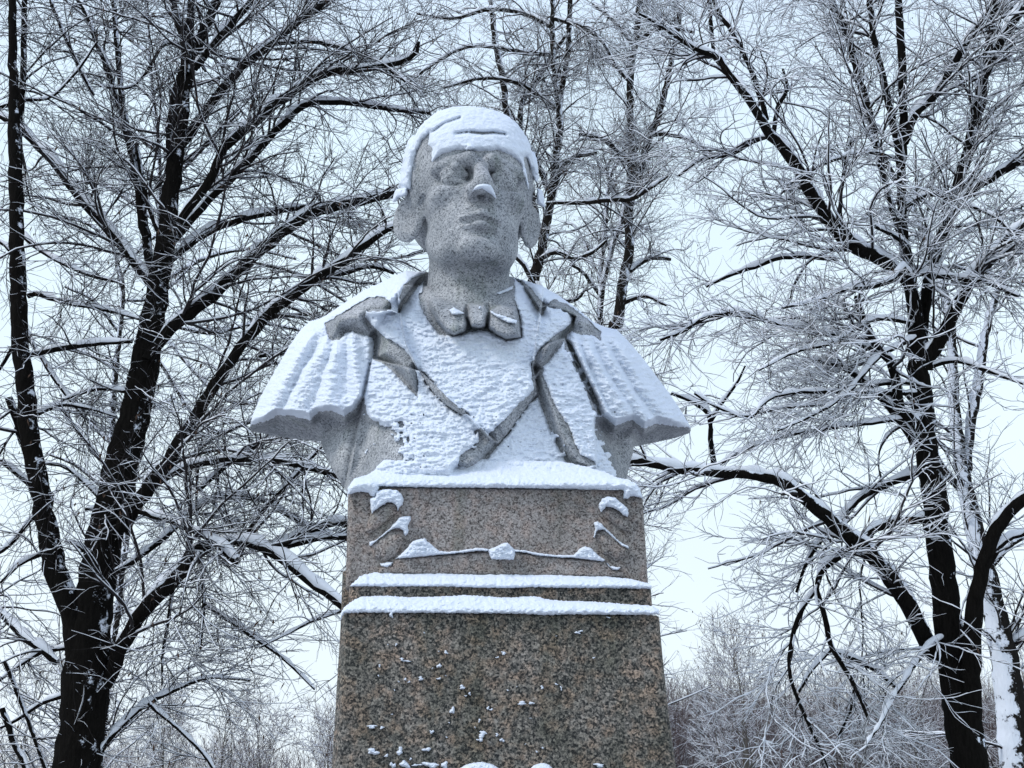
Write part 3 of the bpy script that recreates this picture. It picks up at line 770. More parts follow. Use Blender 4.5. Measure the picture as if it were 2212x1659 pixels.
        s = smin(s, e_, 0.5)
    s = s + 0.03 * noise3(X / 0.8, Yl / 0.8, Z / 0.8, 3).astype(np.float32)
    toW = lambda P: O_ + SC * (P @ R_.T)
    V, Q = surface_nets(s, org, h)
    mesh_obj("head", toW(V), Q, M_GREY, bust)
    # ---- snow lying on the hair, forehead, nose and ears
    def H(p): return [(822.9 + x * .3043, 208.5 + y * .3043) for x, y in p]
    near = np.abs(s) < 2.2
    P = np.stack([X[near], Yl[near], Z[near]], -1).astype(float)
    W = toW(P)
    qx, qy, _ = proj(W)
    m1 = H([(640, -60), (20, 200), (60, 650), (215, 660), (213, 560), (238, 430), (288, 320), (345, 258), (332, 345), (365, 362), (360, 468), (440, 402), (560, 377), (700, 388), (830, 380), (920, 412), (990, 470), (1020, 560), (1042, 668), (1052, 640), (1010, 430), (1030, 425), (1070, 530), (1105, 670), (1200, 680), (1200, 300), (1000, 60)])
    m2 = H([(630, 692), (680, 627), (740, 618), (782, 630), (800, 660), (826, 735), (790, 702), (720, 652), (670, 662)])
    m3 = H([(70, 760), (90, 640), (190, 640), (192, 700), (130, 725), (112, 750)])
    m4 = H([(1095, 640), (1180, 640), (1180, 800), (1140, 790), (1105, 760)])
    slit = line_d(qx, qy, H([(530, 262), (620, 252), (720, 262), (800, 256), (880, 268)])) + 2.2 * np.abs(fbm2(qx / 5, qy / 9, 55)) + 1.2 * np.abs((qx - 1037) / 45) ** 2
    part = line_d(qx, qy, H([(560, 150), (450, 190), (350, 262)]))
    d1 = np.minimum(-poly_sd(qx, qy, m1), np.maximum(slit - 2.0, 0.0) * 1.6)
    d1 = np.minimum(d1, np.maximum(part - 0.5, 0) * 2 + 1)
    d2 = np.where(P[:, 1] < -5, -poly_sd(qx, qy, m2), -50)
    d3 = np.maximum(-poly_sd(qx, qy, m3), -poly_sd(qx, qy, m4))
    rag = 2.0 * fbm2(qx / 6, qy / 6, 9)
    t1 = 0.80 * np.sqrt(np.clip((d1 + rag) / 11, 0, 1)) - 0.12
    t2 = 0.50 * np.sqrt(np.clip((d2 + .4 * rag) / 4, 0, 1)) - 0.10
    t3 = 0.9 * np.sqrt(np.clip((d3 + rag) / 7, 0, 1)) - 0.12
    t = np.maximum(np.maximum(t1, t2), t3)
    lum = noise3(W[:, 0] * 60, W[:, 1] * 60, W[:, 2] * 90, 5) * .5 + noise3(W[:, 0] * 130, W[:, 1] * 130, W[:, 2] * 150, 6) * .3
    t = np.where(t > 0, t * (1 + .26 * lum), t)
    t = np.where((slit < 4.5) & (t < .9), np.minimum(t, (slit - 2.6) * .25), t)
    f = np.full(s.shape, 3.0, np.float32)
    f[s < 0] = -3.0
    fs = s[near] - t
    fs = np.maximum(fs, -(s[near] + 0.45))          # a shell: hollow where the stone is
    f[near] = fs
    f[(~near) & (s < 0)] = 3.0
    V, Q = surface_nets(f, org, h)
    mesh_obj("snow_cover", toW(V), Q, M_SNOW, bust)
build_head()

# ------------------------------------------------------------------ trees
def catmull(P, n):
    P = np.asarray(P, float)
    if len(P) == 2: P = np.stack([P[0], (P[0] + P[1]) / 2, P[1]])
    Pp = np.concatenate([2 * P[:1] - P[1:2], P, 2 * P[-1:] - P[-2:-1]])
    L = np.concatenate([[0], np.cumsum(np.linalg.norm(np.diff(P[:, :3], axis=0), axis=1))])
    s = np.linspace(0, L[-1], n)
    k = np.clip(np.searchsorted(L, s, side='right') - 1, 0, len(P) - 2)
    t = ((s - L[k]) / np.maximum(L[k + 1] - L[k], 1e-9))[:, None]
    a, b, c, d = Pp[k], Pp[k + 1], Pp[k + 2], Pp[k + 3]
    return .5 * (2 * b + (c - a) * t + (2 * a - 5 * b + 4 * c - d) * t ** 2 + (3 * b - a - 3 * c + d) * t ** 3)

def tangents(P):
    T = np.empty_like(P)
    T[:, 1:-1] = P[:, 2:] - P[:, :-2]
    T[:, 0] = P[:, 1] - P[:, 0]; T[:, -1] = P[:, -1] - P[:, -2]
    return T / np.maximum(np.linalg.norm(T, axis=2, keepdims=True), 1e-9)

def tubes(P, R, S, wob=0.0, seed=0):
    """tubes round polylines P (N,K,3) with radii R (N,K), S sides"""
    n_, K_, _ = P.shape
    T = tangents(P)
    mt_ = T.mean(1)
    ref = np.where(np.abs(mt_[:, 2:3]) < .85, np.array([[0, 0, 1.0]]), np.array([[1.0, 0.1, 0]]))[:, None]
    A = np.cross(T, ref); A /= np.maximum(np.linalg.norm(A, axis=2, keepdims=True), 1e-9)
    B = np.cross(A, T)
    an = np.arange(S) * 2 * np.pi / S
    Rr = R[:, :, None] * np.ones(S)
    if wob:
        rg = np.random.default_rng(seed)
        Rr = Rr * (1 + wob * rg.normal(size=Rr.shape)) * (1 + .25 * wob * rg.normal(size=(n_, K_, 1)))
    V = P[:, :, None] + Rr[..., None] * (np.cos(an)[:, None] * A[:, :, None] + np.sin(an)[:, None] * B[:, :, None])
    ix = np.arange(n_ * K_ * S).reshape(n_, K_, S)
    Q = np.stack([ix[:, :-1], np.roll(ix, -1, 2)[:, :-1], np.roll(ix, -1, 2)[:, 1:], ix[:, 1:]], -1)
    return V.reshape(-1, 3), Q.reshape(-1, 4)

def snow_tubes(P, R, S, amt, rg, minr=0.0025, patch=0.5):
    """the ridge of snow lying along the upper side of each branch; none on steep ones"""
    T = tangents(P)
    up = np.array([0, 0, 1.0]) - T * T[..., 2:3]
    hz = np.linalg.norm(up, axis=2)
    up /= np.maximum(hz, 1e-6)[..., None]
    f = sstep((hz - .28) / .45)
    nz = 1 + patch * rg.normal(size=f.shape) * .5
    rs = np.clip(f * np.clip(nz, 0.1, 1.6), 0, 1.5) * (amt * (0.55 * np.minimum(R, .03) + 0.25 * R) + minr)
    rs[:, 0] *= .5; rs[:, -1] *= .6
    rs = np.minimum(rs, R * 2.2 + .002)
    off = np.where(rs > 0.0012, R * .62 + rs * .42, 0)
    return tubes(P + up * off[..., None], np.maximum(rs, .0004), S)

def grow(S0, D0, L, R0, K_, wander, grav, rg, tip=0.35):
    n_ = len(S0)
    P = np.empty((n_, K_ + 1, 3)); P[:, 0] = S0
    d = D0.copy()
    cur = rg.normal(size=(n_, 3)) * wander * .55
    for k in range(K_):
        d = d + wander * rg.normal(size=(n_, 3)) * 1.3 + cur
        d[:, 2] += np.asarray(grav)
        d /= np.linalg.norm(d, axis=1, keepdims=True)
        P[:, k + 1] = P[:, k] + d * (L / K_)[:, None]
    R = R0[:, None] * np.linspace(1, tip, K_ + 1)
    return P, R

def spawn(P, R, spacing, lo, hi, rg, tmin=.1, ang=(35, 70), flat=0.55, upb=0.1, margin=260, rref=None):
    """start points, directions, lengths-scale and parent radii of the children of a batch of branches"""
    n_, K_, _ = P.shape
    L = np.linalg.norm(np.diff(P, axis=1), axis=2).sum(1)
    cnt = rg.poisson(L * (1 - tmin) / spacing)
    own = np.repeat(np.arange(n_), cnt)
    t = tmin + (1 - tmin) * rg.random(len(own)) ** .9
    x = np.clip(t, 0, .999) * (K_ - 1)
    k = x.astype(int); fr_ = (x - k)[:, None]
    S0 = P[own, k] * (1 - fr_) + P[own, k + 1] * fr_
    r = R[own, k] * (1 - fr_[:, 0]) + R[own, k + 1] * fr_[:, 0]
    tg = P[own, k + 1] - P[own, k]
    tg /= np.maximum(np.linalg.norm(tg, axis=1, keepdims=True), 1e-9)
    pr = rg.normal(size=tg.shape); pr[:, 2] = pr[:, 2] * flat + upb
    pr -= tg * (pr * tg).sum(1, keepdims=True)
    pr /= np.maximum(np.linalg.norm(pr, axis=1, keepdims=True), 1e-9)
    a = np.radians(rg.uniform(*ang, len(own)))[:, None]
    D0 = tg * np.cos(a) + pr * np.sin(a)
    Ln = rg.uniform(lo, hi, len(own)) * (1.05 - .45 * t) * (np.clip(r / rref, .4, 1) if rref else 1)
    px_, py_, _ = proj(S0)
    ok = (px_ > -margin) & (px_ < 2212 + margin) & (py_ > -margin) & (py_ < 1659 + margin)
    return S0[ok], D0[ok], Ln[ok], r[ok]

class Batch:
    def __init__(self): self.V, self.Q, self.n = [], [], 0
    def add(self, vq):
        V, Q = vq
        self.V.append(V); self.Q.append(Q + self.n); self.n += len(V)
    def build(self, name, mat, parent, smooth=True):
        if not self.V: return None
        return mesh_obj(name, np.concatenate(self.V), np.concatenate(self.Q), mat, parent, smooth)

def leaves(P, rg, n_, size=0.05):
    """dried seed wings hanging from twig tips: two-blade slivers"""
    pick = P[rg.integers(0, len(P), n_), -1]
    pts = pick + rg.normal(size=pick.shape) * .012
    L = rg.uniform(.5, 1.3, n_) * size
    a = rg.uniform(0, 3.14, n_)
    tilt = rg.normal(size=(n_, 2)) * .3
    ax = np.stack([np.cos(a), np.sin(a), 0 * a], 1)
    dn = np.stack([tilt[:, 0], tilt[:, 1], -np.ones(n_)], 1)
    nrm = np.cross(ax, dn)
    wd = size * .16
    t = .0015
    V = np.stack([pts, pts + dn * (L * .45)[:, None] + ax * wd, pts + dn * L[:, None], pts + dn * (L * .45)[:, None] - ax * wd], 1)
    V2 = V + nrm[:, None] * t + dn[:, None] * .001
    VV = np.concatenate([V, V2], 1)                     # 8 per leaf
    b = np.arange(n_)[:, None] * 8
    Q = np.concatenate([b + np.array([q]) for q in ((0, 1, 2, 3), (7, 6, 5, 4), (0, 4, 5, 1), (1, 5, 6, 2), (2, 6, 7, 3), (3, 7, 4, 0))])
    return VV.reshape(-1, 3), Q

def tree(name, loc_px, Y0, stems, label, seed, bark, limbs_from=0, twig=1.0, snow=1.0, droop=0.0, nleaf=0, dens=1.0, depth=0.5, minr=0.0025, spread=1.0, group=None, upb=0.1, tw_r=1.0, snow_stem=1.0, ang=(30, 62), flat=0.5, tsn=.5, wan=1.1, wide=1.0):
    """a bare tree: traced stems and limbs [(px, py, half width px)...] at depth Y0 with their own run in depth, then three orders of grown branches"""
    rg = np.random.default_rng(seed)
    base = unp(loc_px[0], loc_px[1], Y0); base[2] = 0
    root = empty(name, tuple(base), label, "tree", group)
    trunk, crown, sn = Batch(), Batch(), Batch()
    prim = []
    for k, st in enumerate(stems):
        slope = st.get("s", rg.uniform(-depth, depth)) if k >= limbs_from else st.get("s", 0.0)
        a = np.array(st["p"], float)
        y0 = Y0 + st.get("y", 0.0)
        m_per = y0 / F
        arc = np.concatenate([[0], np.cumsum(np.hypot(*np.diff(a[:, :2], axis=0).T))]) * m_per
        Yk = y0 + slope * arc + (0.10 * np.sin(arc * 1.7 + k) * min(1, arc[-1]) if k >= limbs_from else 0)
        W = unp(a[:, 0], a[:, 1], Yk)
        R = a[:, 2] * Yk / F * st.get('w', 1.0) * wide
        if st.get('root') and 'w' not in st: R = R * np.interp(a[:, 1], [500, 900, 1500], [.84, .90, .97])
        if st.get("root"):
            b = W[0].copy(); b[2] = -0.1
            mid = (W[0] + b) / 2
            W = np.concatenate([[b, mid], W]); R = np.concatenate([[R[0] * 1.25, R[0] * 1.08], R])
        Ltot = np.linalg.norm(np.diff(W, axis=0), axis=1).sum()
        n_ = max(6, int(Ltot / (.09 if R.max() > .03 else .07)))
        PR = catmull(np.concatenate([W, R[:, None]], 1), n_)
        Pm, Rm = PR[:, :3], np.maximum(PR[:, 3], .004)
        Pm = Pm + rg.normal(size=Pm.shape) * np.minimum(.006, Rm[:, None] * .12)
        trunk.add(tubes(Pm[None], Rm[None], 14 if Rm.max() > .06 else 9, .03, seed + k))
        sn.add(snow_tubes(Pm[None], Rm[None], 8, st.get("snow", 1.0) * snow_stem, rg, .004, .6))
        if st.get("kids", True): prim.append((Pm, Rm))
    # resample every limb to one length of polyline so they can be treated together
    KK = 28
    PP = np.stack([p[np.linspace(0, len(p) - 1, KK).astype(int)] for p, _ in prim])
    RR = np.stack([r[np.linspace(0, len(r) - 1, KK).astype(int)] for _, r in prim])
    keepP = []
    levels = [(0.21 / dens, .6 * spread, 1.9 * spread, 13, .075, (.0045, .014), .36, 5),
              (0.165 / dens, .35 * spread, 1.05 * spread, 9, .085, (.0032, .0054), .58, 4),
              (0.13 / dens, .14 * spread, .50 * spread, 6, .10, (.0023, .0032), .78, 3)]
    for lv, (spc, lo, hi, K_, wan_, rb, fr_, S) in enumerate(levels):
        S0, D0, L, r = spawn(PP, RR, spc, lo, hi, rg, tmin=.12 if lv == 0 else .06, upb=upb, ang=ang, flat=flat, rref=.035 if lv == 0 else None)
        if not len(S0): break
        r0 = np.clip(r * fr_, rb[0], rb[1]) * tw_r
        gv = -droop * (1, .6, .4)[lv] + .012
        PP, RR = grow(S0, D0, L, r0, K_, wan_ * wan, gv, rg, .35)
        crown.add(tubes(PP, RR * twig, S))
        sn.add(snow_tubes(PP, RR, 4 if lv < 2 else 3, snow * (1, .9, tsn)[lv], rg, minr * (1, .85, tsn)[lv], .5))
        keepP.append(PP)
    trunk.build("trunk", bark, root)
    crown.build("crown", M_TWIG, root)
    sn.build("snow_cover", M_SNOWB, root)
    if nleaf:
        V, Q = leaves(keepP[-1], rg, nleaf)
        mesh_obj("dried_seeds", V, Q, M_LEAF, root)["kind"] = "stuff"
    return root

def P(*pts): return {"p": pts}
def PS(s, *pts): return {"p": pts, "s": s}

A = [
 {"p": ((165,1659,50),(178,1560,49),(186,1450,50),(196,1360,46),(205,1280,43),(222,1180,42),(240,1105,42),(262,1005,41),(290,905,38),(310,800,37),(328,700,33),(345,600,29),(360,500,26),(372,400,24),(385,300,22),(396,200,19),(404,120,16),(412,40,12),(420,-80,8)), "root": 1, "kids": False},
 {"p": ((185,1440,36),(166,1350,30),(148,1300,25),(120,1230,24),(100,1130,22),(85,1055,21),(65,955,21),(57,855,21),(44,740,19),(40,640,19),(36,500,17),(33,350,16),(30,200,12),(26,60,10),(24,-80,8)), "s": -.12, "kids": False},
 {"p": ((36,330,9),(48,180,8),(52,60,7),(54,-60,6))},
 PS(-.25,(225,1475,17),(265,1395,16),(310,1320,16),(370,1260,15),(430,1190,14),(480,1172,10),(530,1175,9),(575,1190,9),(630,1225,9),(680,1265,8),(740,1310,8),(800,1360,6)),
 PS(-.15,(262,1150,18),(280,1110,17),(320,1055,16),(360,1005,16),(390,945,15),(425,895,14),(465,825,13),(500,780,12),(545,720,12),(590,670,12),(645,630,11),(690,595,10),(750,560,9),(795,525,8),(850,490,6),(930,470,4)),
 PS(.05,(318,780,14),(340,745,13),(375,705,14),(425,665,14),(475,625,14),(525,575,14),(575,530,14),(625,490,13),(675,460,12),(750,440,11),(850,420,9),(950,400,7),(1040,390,5)),
 PS(.2,(345,740,6),(380,690,7),(415,660,6),(450,625,5)),
 PS(.35,(362,568,8),(415,525,8),(465,495,8),(515,478,8),(560,465,7),(625,452,7),(700,445,6),(790,430,4)),
 PS(.1,(318,610,10),(315,600,10),(270,545,10),(225,485,10),(185,445,10),(150,400,9),(115,350,9),(75,310,8),(30,270,7),(-40,225,6)),
 PS(.3,(335,600,9),(320,550,11),(310,475,12),(300,415,11),(290,350,10),(275,280,9),(265,225,8),(255,120,7),(245,0,6),(240,-70,4)),
 PS(.35,(340,500,6),(318,430,6),(305,370,6),(295,310,5)),
 PS(-.1,(352,545,10),(375,500,10),(415,440,10),(455,385,11),(485,320,11),(530,280,11),(585,235,11),(645,190,10),(700,160,9),(780,150,8),(850,138,7),(895,120,6),(905,90,4)),
 PS(.1,(355,540,8),(378,515,9),(400,490,9),(460,425,9),(525,360,9),(590,290,9),(620,260,8),(665,225,8),(725,220,7),(800,230,6),(875,240,5),(930,245,4)),
 PS(.1,(385,330,10),(405,295,12),(430,260,12),(490,180,11),(540,130,10),(595,90,9),(640,50,8),(700,5,8),(760,-50,6)),
 PS(-.2,(595,95,5),(675,90,5),(740,105,5),(800,125,4),(875,175,4)),
 PS(.1,(405,180,13),(415,125,13),(450,50,12),(470,0,11),(490,-60,9)),
 PS(-.2,(420,150,9),(450,110,9),(500,50,9),(545,0,8),(580,-50,6)),
 PS(.2,(403,160,8),(400,110,8),(380,30,8),(370,0,7),(360,-60,5)),
 PS(-.1,(362,520,10),(366,425,10),(368,270,10),(378,210,10),(398,140,9)),
 PS(.5,(215,185,3),(280,190,3),(320,150,4),(350,100,4),(380,95,4),(420,120,4),(445,155,4)),
 PS(-.2,(0,232,4),(50,217,4),(110,210,3),(170,150,3),(210,90,2)),
 PS(.2,(305,420,6),(240,170,6),(210,100,6),(190,40,6),(170,0,6),(160,-50,4)),
 PS(.2,(200,205,5),(180,165,5),(150,100,5),(125,40,5),(110,0,5)),
 PS(-.3,(310,1060,7),(350,1040,6),(400,1010,7),(475,995,7),(550,992,7),(625,1000,7),(715,1025,6),(790,1050,5)),
 PS(.2,(250,1235,7),(285,1215,6),(350,1165,6),(410,1110,6),(470,1075,6),(560,1080,5),(640,1125,5),(720,1160,4)),
 PS(-.2,(575,1195,8),(600,1180,8),(650,1155,8),(700,1135,8),(745,1130,7),(820,1150,5)),
 PS(-.4,(590,1190,6),(640,1175,6),(700,1163,6),(760,1160,5)),
 PS(-.5,(185,1100,4),(270,1100,5),(350,1120,6),(425,1150,6),(475,1180,7),(510,1215,8)),
 PS(-.3,(510,1215,7),(535,1155,6),(575,1095,5),(610,1060,4),(650,1015,4),(695,965,3)),
 PS(.1,(700,925,5),(640,938,5),(595,945,6),(530,975,6),(480,1015,5),(430,1060,4)),
 PS(.2,(122,1432,7),(90,1405,7),(50,1375,7),(0,1325,7),(-60,1290,5)),
 PS(.3,(205,1650,7),(225,1610,6),(270,1560,5),(320,1520,5),(380,1490,4),(450,1465,3),(540,1470,2)),
 PS(-.3,(60,640,6),(75,635,6),(150,655,5),(240,672,4),(300,690,3)),
 PS(-.3,(55,770,6),(75,765,6),(150,750,6),(225,742,5),(285,738,4)),
 PS(.3,(0,995,5),(50,1035,6),(78,1060,6)),
 PS(.2,(20,860,9),(40,920,9),(70,1000,9),(78,1040,9)),
 PS(-.2,(560,770,4),(620,765,4),(700,762,5),(610,758,4)),
 PS(-.3,(690,600,6),(745,590,5),(800,575,5),(850,590,4)),
 PS(-.3,(430,960,4),(425,1080,3),(432,1180,3),(440,1290,3),(430,1400,2)),
 PS(.2,(430,1190,4),(438,1260,4),(440,1320,4),(432,1400,3)),
 PS(-.2,(375,1262,4),(365,1330,4),(352,1410,3),(350,1480,2)),
 PS(.1,(437,1300,3),(500,1345,4),(560,1385,4),(620,1430,3),(680,1490,2)),
 PS(.0,(560,1400,2),(620,1370,2),(680,1340,3),(740,1320,3)),
 PS(.3,(320,1520,4),(390,1580,3),(440,1630,3),(470,1680,2)),
 PS(.0,(10,1430,4),(50,1530,4),(80,1610,4),(95,1655,4),(110,1700,4)),
 PS(.0,(5,1530,6),(30,1605,6),(55,1655,6),(70,1700,6)),
 PS(.2,(45,700,5),(80,760,4),(125,830,4),(180,900,3)),
 PS(-.2,(38,500,5),(100,550,4),(180,590,4),(255,610,3)),
 PS(.1,(36,560,5),(10,530,4),(-40,500,4)),
 PS(.1,(62,905,5),(130,875,4),(200,885,3),(250,900,2)),
 PS(.2,(95,1100,5),(60,1130,4),(20,1180,4),(-30,1210,3)),
 PS(-.2,(110,1190,5),(50,1215,4),(0,1260,3)),
 PS(.1,(44,720,5),(10,780,4),(-30,840,3)),
 PS(.1,(240,1105,5),(190,1050,4),(140,1010,3),(90,1000,2)),
 PS(.3,(300,850,5),(220,840,4),(150,860,3),(110,880,2)),
 PS(.2,(215,1220,5),(170,1180,4),(140,1170,3)),
 PS(.2,(150,1500,5),(90,1520,4),(30,1560,3),(-20,1580,2)),
 PS(.3,(150,1400,4),(90,1410,4),(40,1440,3),(0,1470,3)),
]
tree("linden_tree", (165, 1659), 9.6, A, "large dark linden forked low, its long arching limbs reaching behind the bust", 11, M_BARK, 3, nleaf=700, dens=1.4, snow=.75, minr=.0026, droop=.03, tsn=.35, snow_stem=1.25, ang=(28, 58))

B = [
 {"p": ((2095,1659,40),(2082,1580,38),(2070,1505,35),(2056,1405,33),(2044,1305,31),(2031,1205,30),(2021,1130,29),(2016,1055,30),(2001,970,28),(1994,880,27),(1986,825,26),(1981,725,23),(1974,650,19),(1960,600,16),(1951,500,14),(1946,400,13),(1951,300,12),(1951,200,12),(1946,100,12),(1941,0,11),(1938,-80,9)), "root": 1, "kids": False},
 {"p": ((2106,1659,30),(2101,1555,28),(2097,1455,28),(2101,1355,26),(2116,1255,22),(2136,1180,20),(2156,1135,20),(2190,1095,18),(2225,1070,18),(2290,1030,14)), "s": -.2, "root": 1, "kids": False, "w": .74},
 PS(-.3,(2020,1420,18),(1981,1345,18),(1946,1285,18),(1911,1235,17),(1861,1180,16),(1811,1140,15),(1766,1100,14),(1721,1065,13),(1681,1040,12),(1621,1025,11),(1546,1022,10),(1471,1014,9),(1401,1000,8),(1370,995,7),(1300,1000,5)),
 PS(-.1,(2010,1120,9),(1921,1130,9),(1866,1160,8),(1816,1200,8),(1776,1230,7),(1766,1270,6),(1781,1330,6),(1796,1395,6),(1831,1455,5),(1856,1505,4),(1876,1555,3)),
 PS(-.1,(1766,1270,5),(1731,1320,5),(1711,1380,5),(1706,1455,4),(1731,1530,4),(1766,1605,3),(1790,1660,2)),
 PS(.1,(1800,1400,4),(1760,1440,3),(1725,1495,3)),
 PS(.1,(1800,1410,5),(1850,1425,5),(1900,1455,4),(1940,1490,3)),
 PS(.1,(1845,1490,3),(1835,1540,3),(1810,1590,2)),
 PS(.2,(2010,1010,8),(1976,1025,8),(1911,1050,7),(1861,1075,6),(1821,1120,6),(1771,1170,5),(1741,1220,4),(1720,1280,3)),
 PS(-.25,(1975,625,15),(1951,600,14),(1900,560,15),(1841,530,17),(1801,490,16),(1771,445,15),(1741,400,15),(1721,360,14),(1691,320,12),(1666,290,12),(1641,250,11),(1611,205,10),(1576,165,9),(1551,125,8),(1501,105,6),(1456,75,5),(1426,55,4),(1380,30,3)),
 PS(.0,(1656,260,7),(1636,190,7),(1611,125,6),(1576,60,6),(1551,25,6),(1530,-40,4)),
 PS(.2,(1671,285,6),(1681,230,6),(1701,190,5),(1691,150,3)),
 PS(.1,(1671,290,6),(1621,310,5),(1576,335,5),(1516,345,4),(1466,380,3)),
 PS(.1,(1541,110,5),(1536,50,5),(1533,0,5),(1530,-50,4)),
 PS(.2,(1810,560,6),(1700,555,5),(1636,575,5),(1576,595,4),(1526,620,3)),
 PS(-.2,(1900,760,7),(1780,720,7),(1691,705,6),(1636,685,6),(1586,675,6),(1526,685,5),(1476,715,4),(1426,735,3)),
 PS(.2,(1950,410,9),(1936,300,9),(1906,165,9),(1891,100,8),(1881,25,8),(1876,-40,7)),
 PS(.2,(1950,520,8),(1925,440,8),(1895,320,8),(1871,210,8),(1856,175,9),(1841,115,9),(1821,50,8),(1796,0,8),(1770,-50,6)),
 PS(-.2,(1955,310,8),(1976,250,9),(2016,210,9),(2051,155,9),(2081,100,9),(2121,45,8),(2176,0,8),(2220,-30,6)),
 PS(.1,(1990,760,17),(1995,680,14),(2021,550,13),(2051,475,12),(2071,390,11),(2091,325,10),(2116,240,9),(2121,225,9),(2131,125,10),(2146,50,11),(2156,0,11),(2165,-60,9)),
 PS(-.2,(2070,400,8),(2116,200,8),(2141,135,9),(2166,85,10),(2212,15,10),(2260,-50,8)),
 PS(.2,(2055,470,9),(2086,425,9),(2116,400,9),(2166,370,9),(2212,345,9),(2280,310,7)),
 PS(-.1,(1998,800,18),(2001,780,17),(2040,720,15),(2070,660,14),(2101,600,13),(2141,560,13),(2176,520,12),(2212,490,12),(2290,430,9)),
 PS(-.2,(2000,960,14),(1985,920,13),(1945,880,12),(1931,800,10),(1896,750,9),(1861,680,9),(1850,640,6)),
 PS(-.2,(1975,960,10),(1950,920,9),(1921,880,9),(1881,840,9),(1830,800,7),(1770,780,5),(1700,790,3)),
 PS(-.5,(2076,1370,4),(2036,1380,5),(1996,1410,5),(1961,1460,4),(1926,1515,4),(1901,1565,3),(1870,1610,2)),
 PS(-.5,(2000,780,7),(1960,590,7),(1930,605,6),(1880,620,6),(1826,625,5),(1760,650,4),(1690,665,3)),
 PS(-.5,(1960,600,9),(1990,590,7),(2060,600,6),(2130,610,5),(2200,640,4)),
 PS(-.4,(1960,600,9),(1965,540,6),(1930,510,5),(1890,490,4)),
 PS(-.6,(1975,700,5),(1890,690,5),(1800,740,4),(1720,760,3),(1640,800,2)),
 PS(-.6,(1980,730,5),(1900,770,5),(1830,850,4),(1750,900,3),(1680,930,2)),
 PS(-.5,(1985,830,5),(1900,830,5),(1800,870,4),(1700,880,3),(1600,900,2)),
 PS(-.5,(1950,450,5),(2010,420,5),(2080,440,4),(2150,470,4),(2200,520,3)),
 PS(-.5,(1950,350,5),(1880,330,5),(1790,350,4),(1700,400,3)),
 PS(-.5,(1985,800,5),(2060,780,5),(2130,800,4),(2212,830,3)),
 PS(-.5,(1985,850,5),(1700,850,4),(1620,900,4),(1550,880,3),(1500,850,3)),
 PS(-.3,(1995,900,5),(1760,930,4),(1640,960,4),(1560,1000,3)),
 PS(-.2,(1546,1022,7),(1535,950,6),(1533,900,6),(1500,870,5),(1450,850,3)),
 PS(-.2,(1535,910,5),(1560,870,4),(1590,830,3),(1610,790,2)),
 PS(.2,(1840,530,5),(1815,460,5),(1830,330,5),(1845,300,4)),
 PS(.1,(2101,1300,7),(2160,1180,6),(2220,1150,5)),
]
tree("linden_tree", (2100, 1659), 10.8, B, "snow laden linden with two dark stems beside the white plastered leaning trunk", 23, M_BARK, 2, nleaf=160, dens=1.3, snow=1.3, minr=.0040, droop=.03, depth=.4, ang=(25, 55), flat=.35, tsn=.5, snow_stem=1.3, wan=1.3)

Cc = [{"p": ((2196,1659,35),(2186,1555,33),(2172,1430,29),(2150,1330,26),(2127,1230,24),(2106,1150,22),(2090,1080,20),(2080,1020,17),(2070,950,15),(2062,880,14),(2058,800,13),(2056,725,12),(2044,650,11),(2005,530,10),(1960,430,9),(1905,335,8),(1870,240,8),(1845,130,7),(1820,0,6),(1805,-60,5)), "root": 1},
     PS(.1,(2085,1040,13),(2092,955,11),(2102,880,12),(2112,830,12),(2125,740,10),(2150,640,8),(2190,540,6)),
     PS(-.1,(2095,1080,10),(2060,1040,9),(2040,1020,8),(2010,960,6)),
     PS(.1,(2190,1390,8),(2230,1360,8)),
     PS(.3,(2130,1240,6),(2180,1180,6),(2230,1150,5)), PS(.3,(2170,1420,5),(2200,1480,4),(2230,1500,4))]
tree("leaning_tree", (2196, 1659), 13.5, Cc, "leaning trunk plastered white with wind-blown snow behind the twin-stemmed linden", 31, M_BIRCH, 2, dens=.9, snow=1.2, minr=.003)

D1 = [{"p": ((1125,740,15),(1140,670,14),(1154,602,12),(1175,516,10),(1190,430,9),(1201,344,8),(1210,279,8),(1208,236,7),(1199,172,6),(1193,86,6),(1195,0,5.5),(1196,-60,4)), "root": 1},
      PS(.1,(1208,265,5),(1214,193,5),(1227,107,5),(1231,20,5),(1235,-40,4)),
      PS(.1,(1190,420,6),(1150,330,6),(1110,270,6),(1094,240,6),(1090,193,6),(1077,129,6),(1068,77,6),(1060,0,4)),
      PS(.2,(1170,520,5),(1124,258,5),(1154,185,5),(1184,133,5),(1220,80,3)),
      PS(-.3,(1180,440,3),(1214,438,3),(1266,438,4),(1317,432,4),(1365,430,4),(1408,404,3),(1442,382,2)),
      PS(-.3,(1165,560,4),(1200,545,4),(1240,560,4),(1280,545,3),(1310,520,2)),
      PS(-.3,(1185,470,4),(1210,370,4),(1240,340,4),(1290,330,3)),
      PS(.1,(1195,60,4),(1130,30,4),(1060,20,4),(980,40,3),(900,30,2)), PS(-.2,(1200,120,4),(1120,110,4),(1020,100,3),(950,130,3),(880,180,2)),
      PS(-.2,(1208,240,4),(1120,180,4),(1040,170,3),(960,190,2)), PS(.2,(1196,40,4),(1260,60,4),(1300,90,3),(1330,140,2)),
      PS(-.2,(1150,610,4),(1120,560,4),(1060,520,3)), PS(-.2,(1150,610,4),(1190,640,4),(1240,650,3),(1270,620,2))]
tree("slender_tree", (1120, 760), 15.0, D1, "slender dark tree rising straight behind the head of the bust", 41, M_BARK2, 1, wide=1.3, dens=1.25, nleaf=1100, snow=.85, minr=.003, droop=.03)
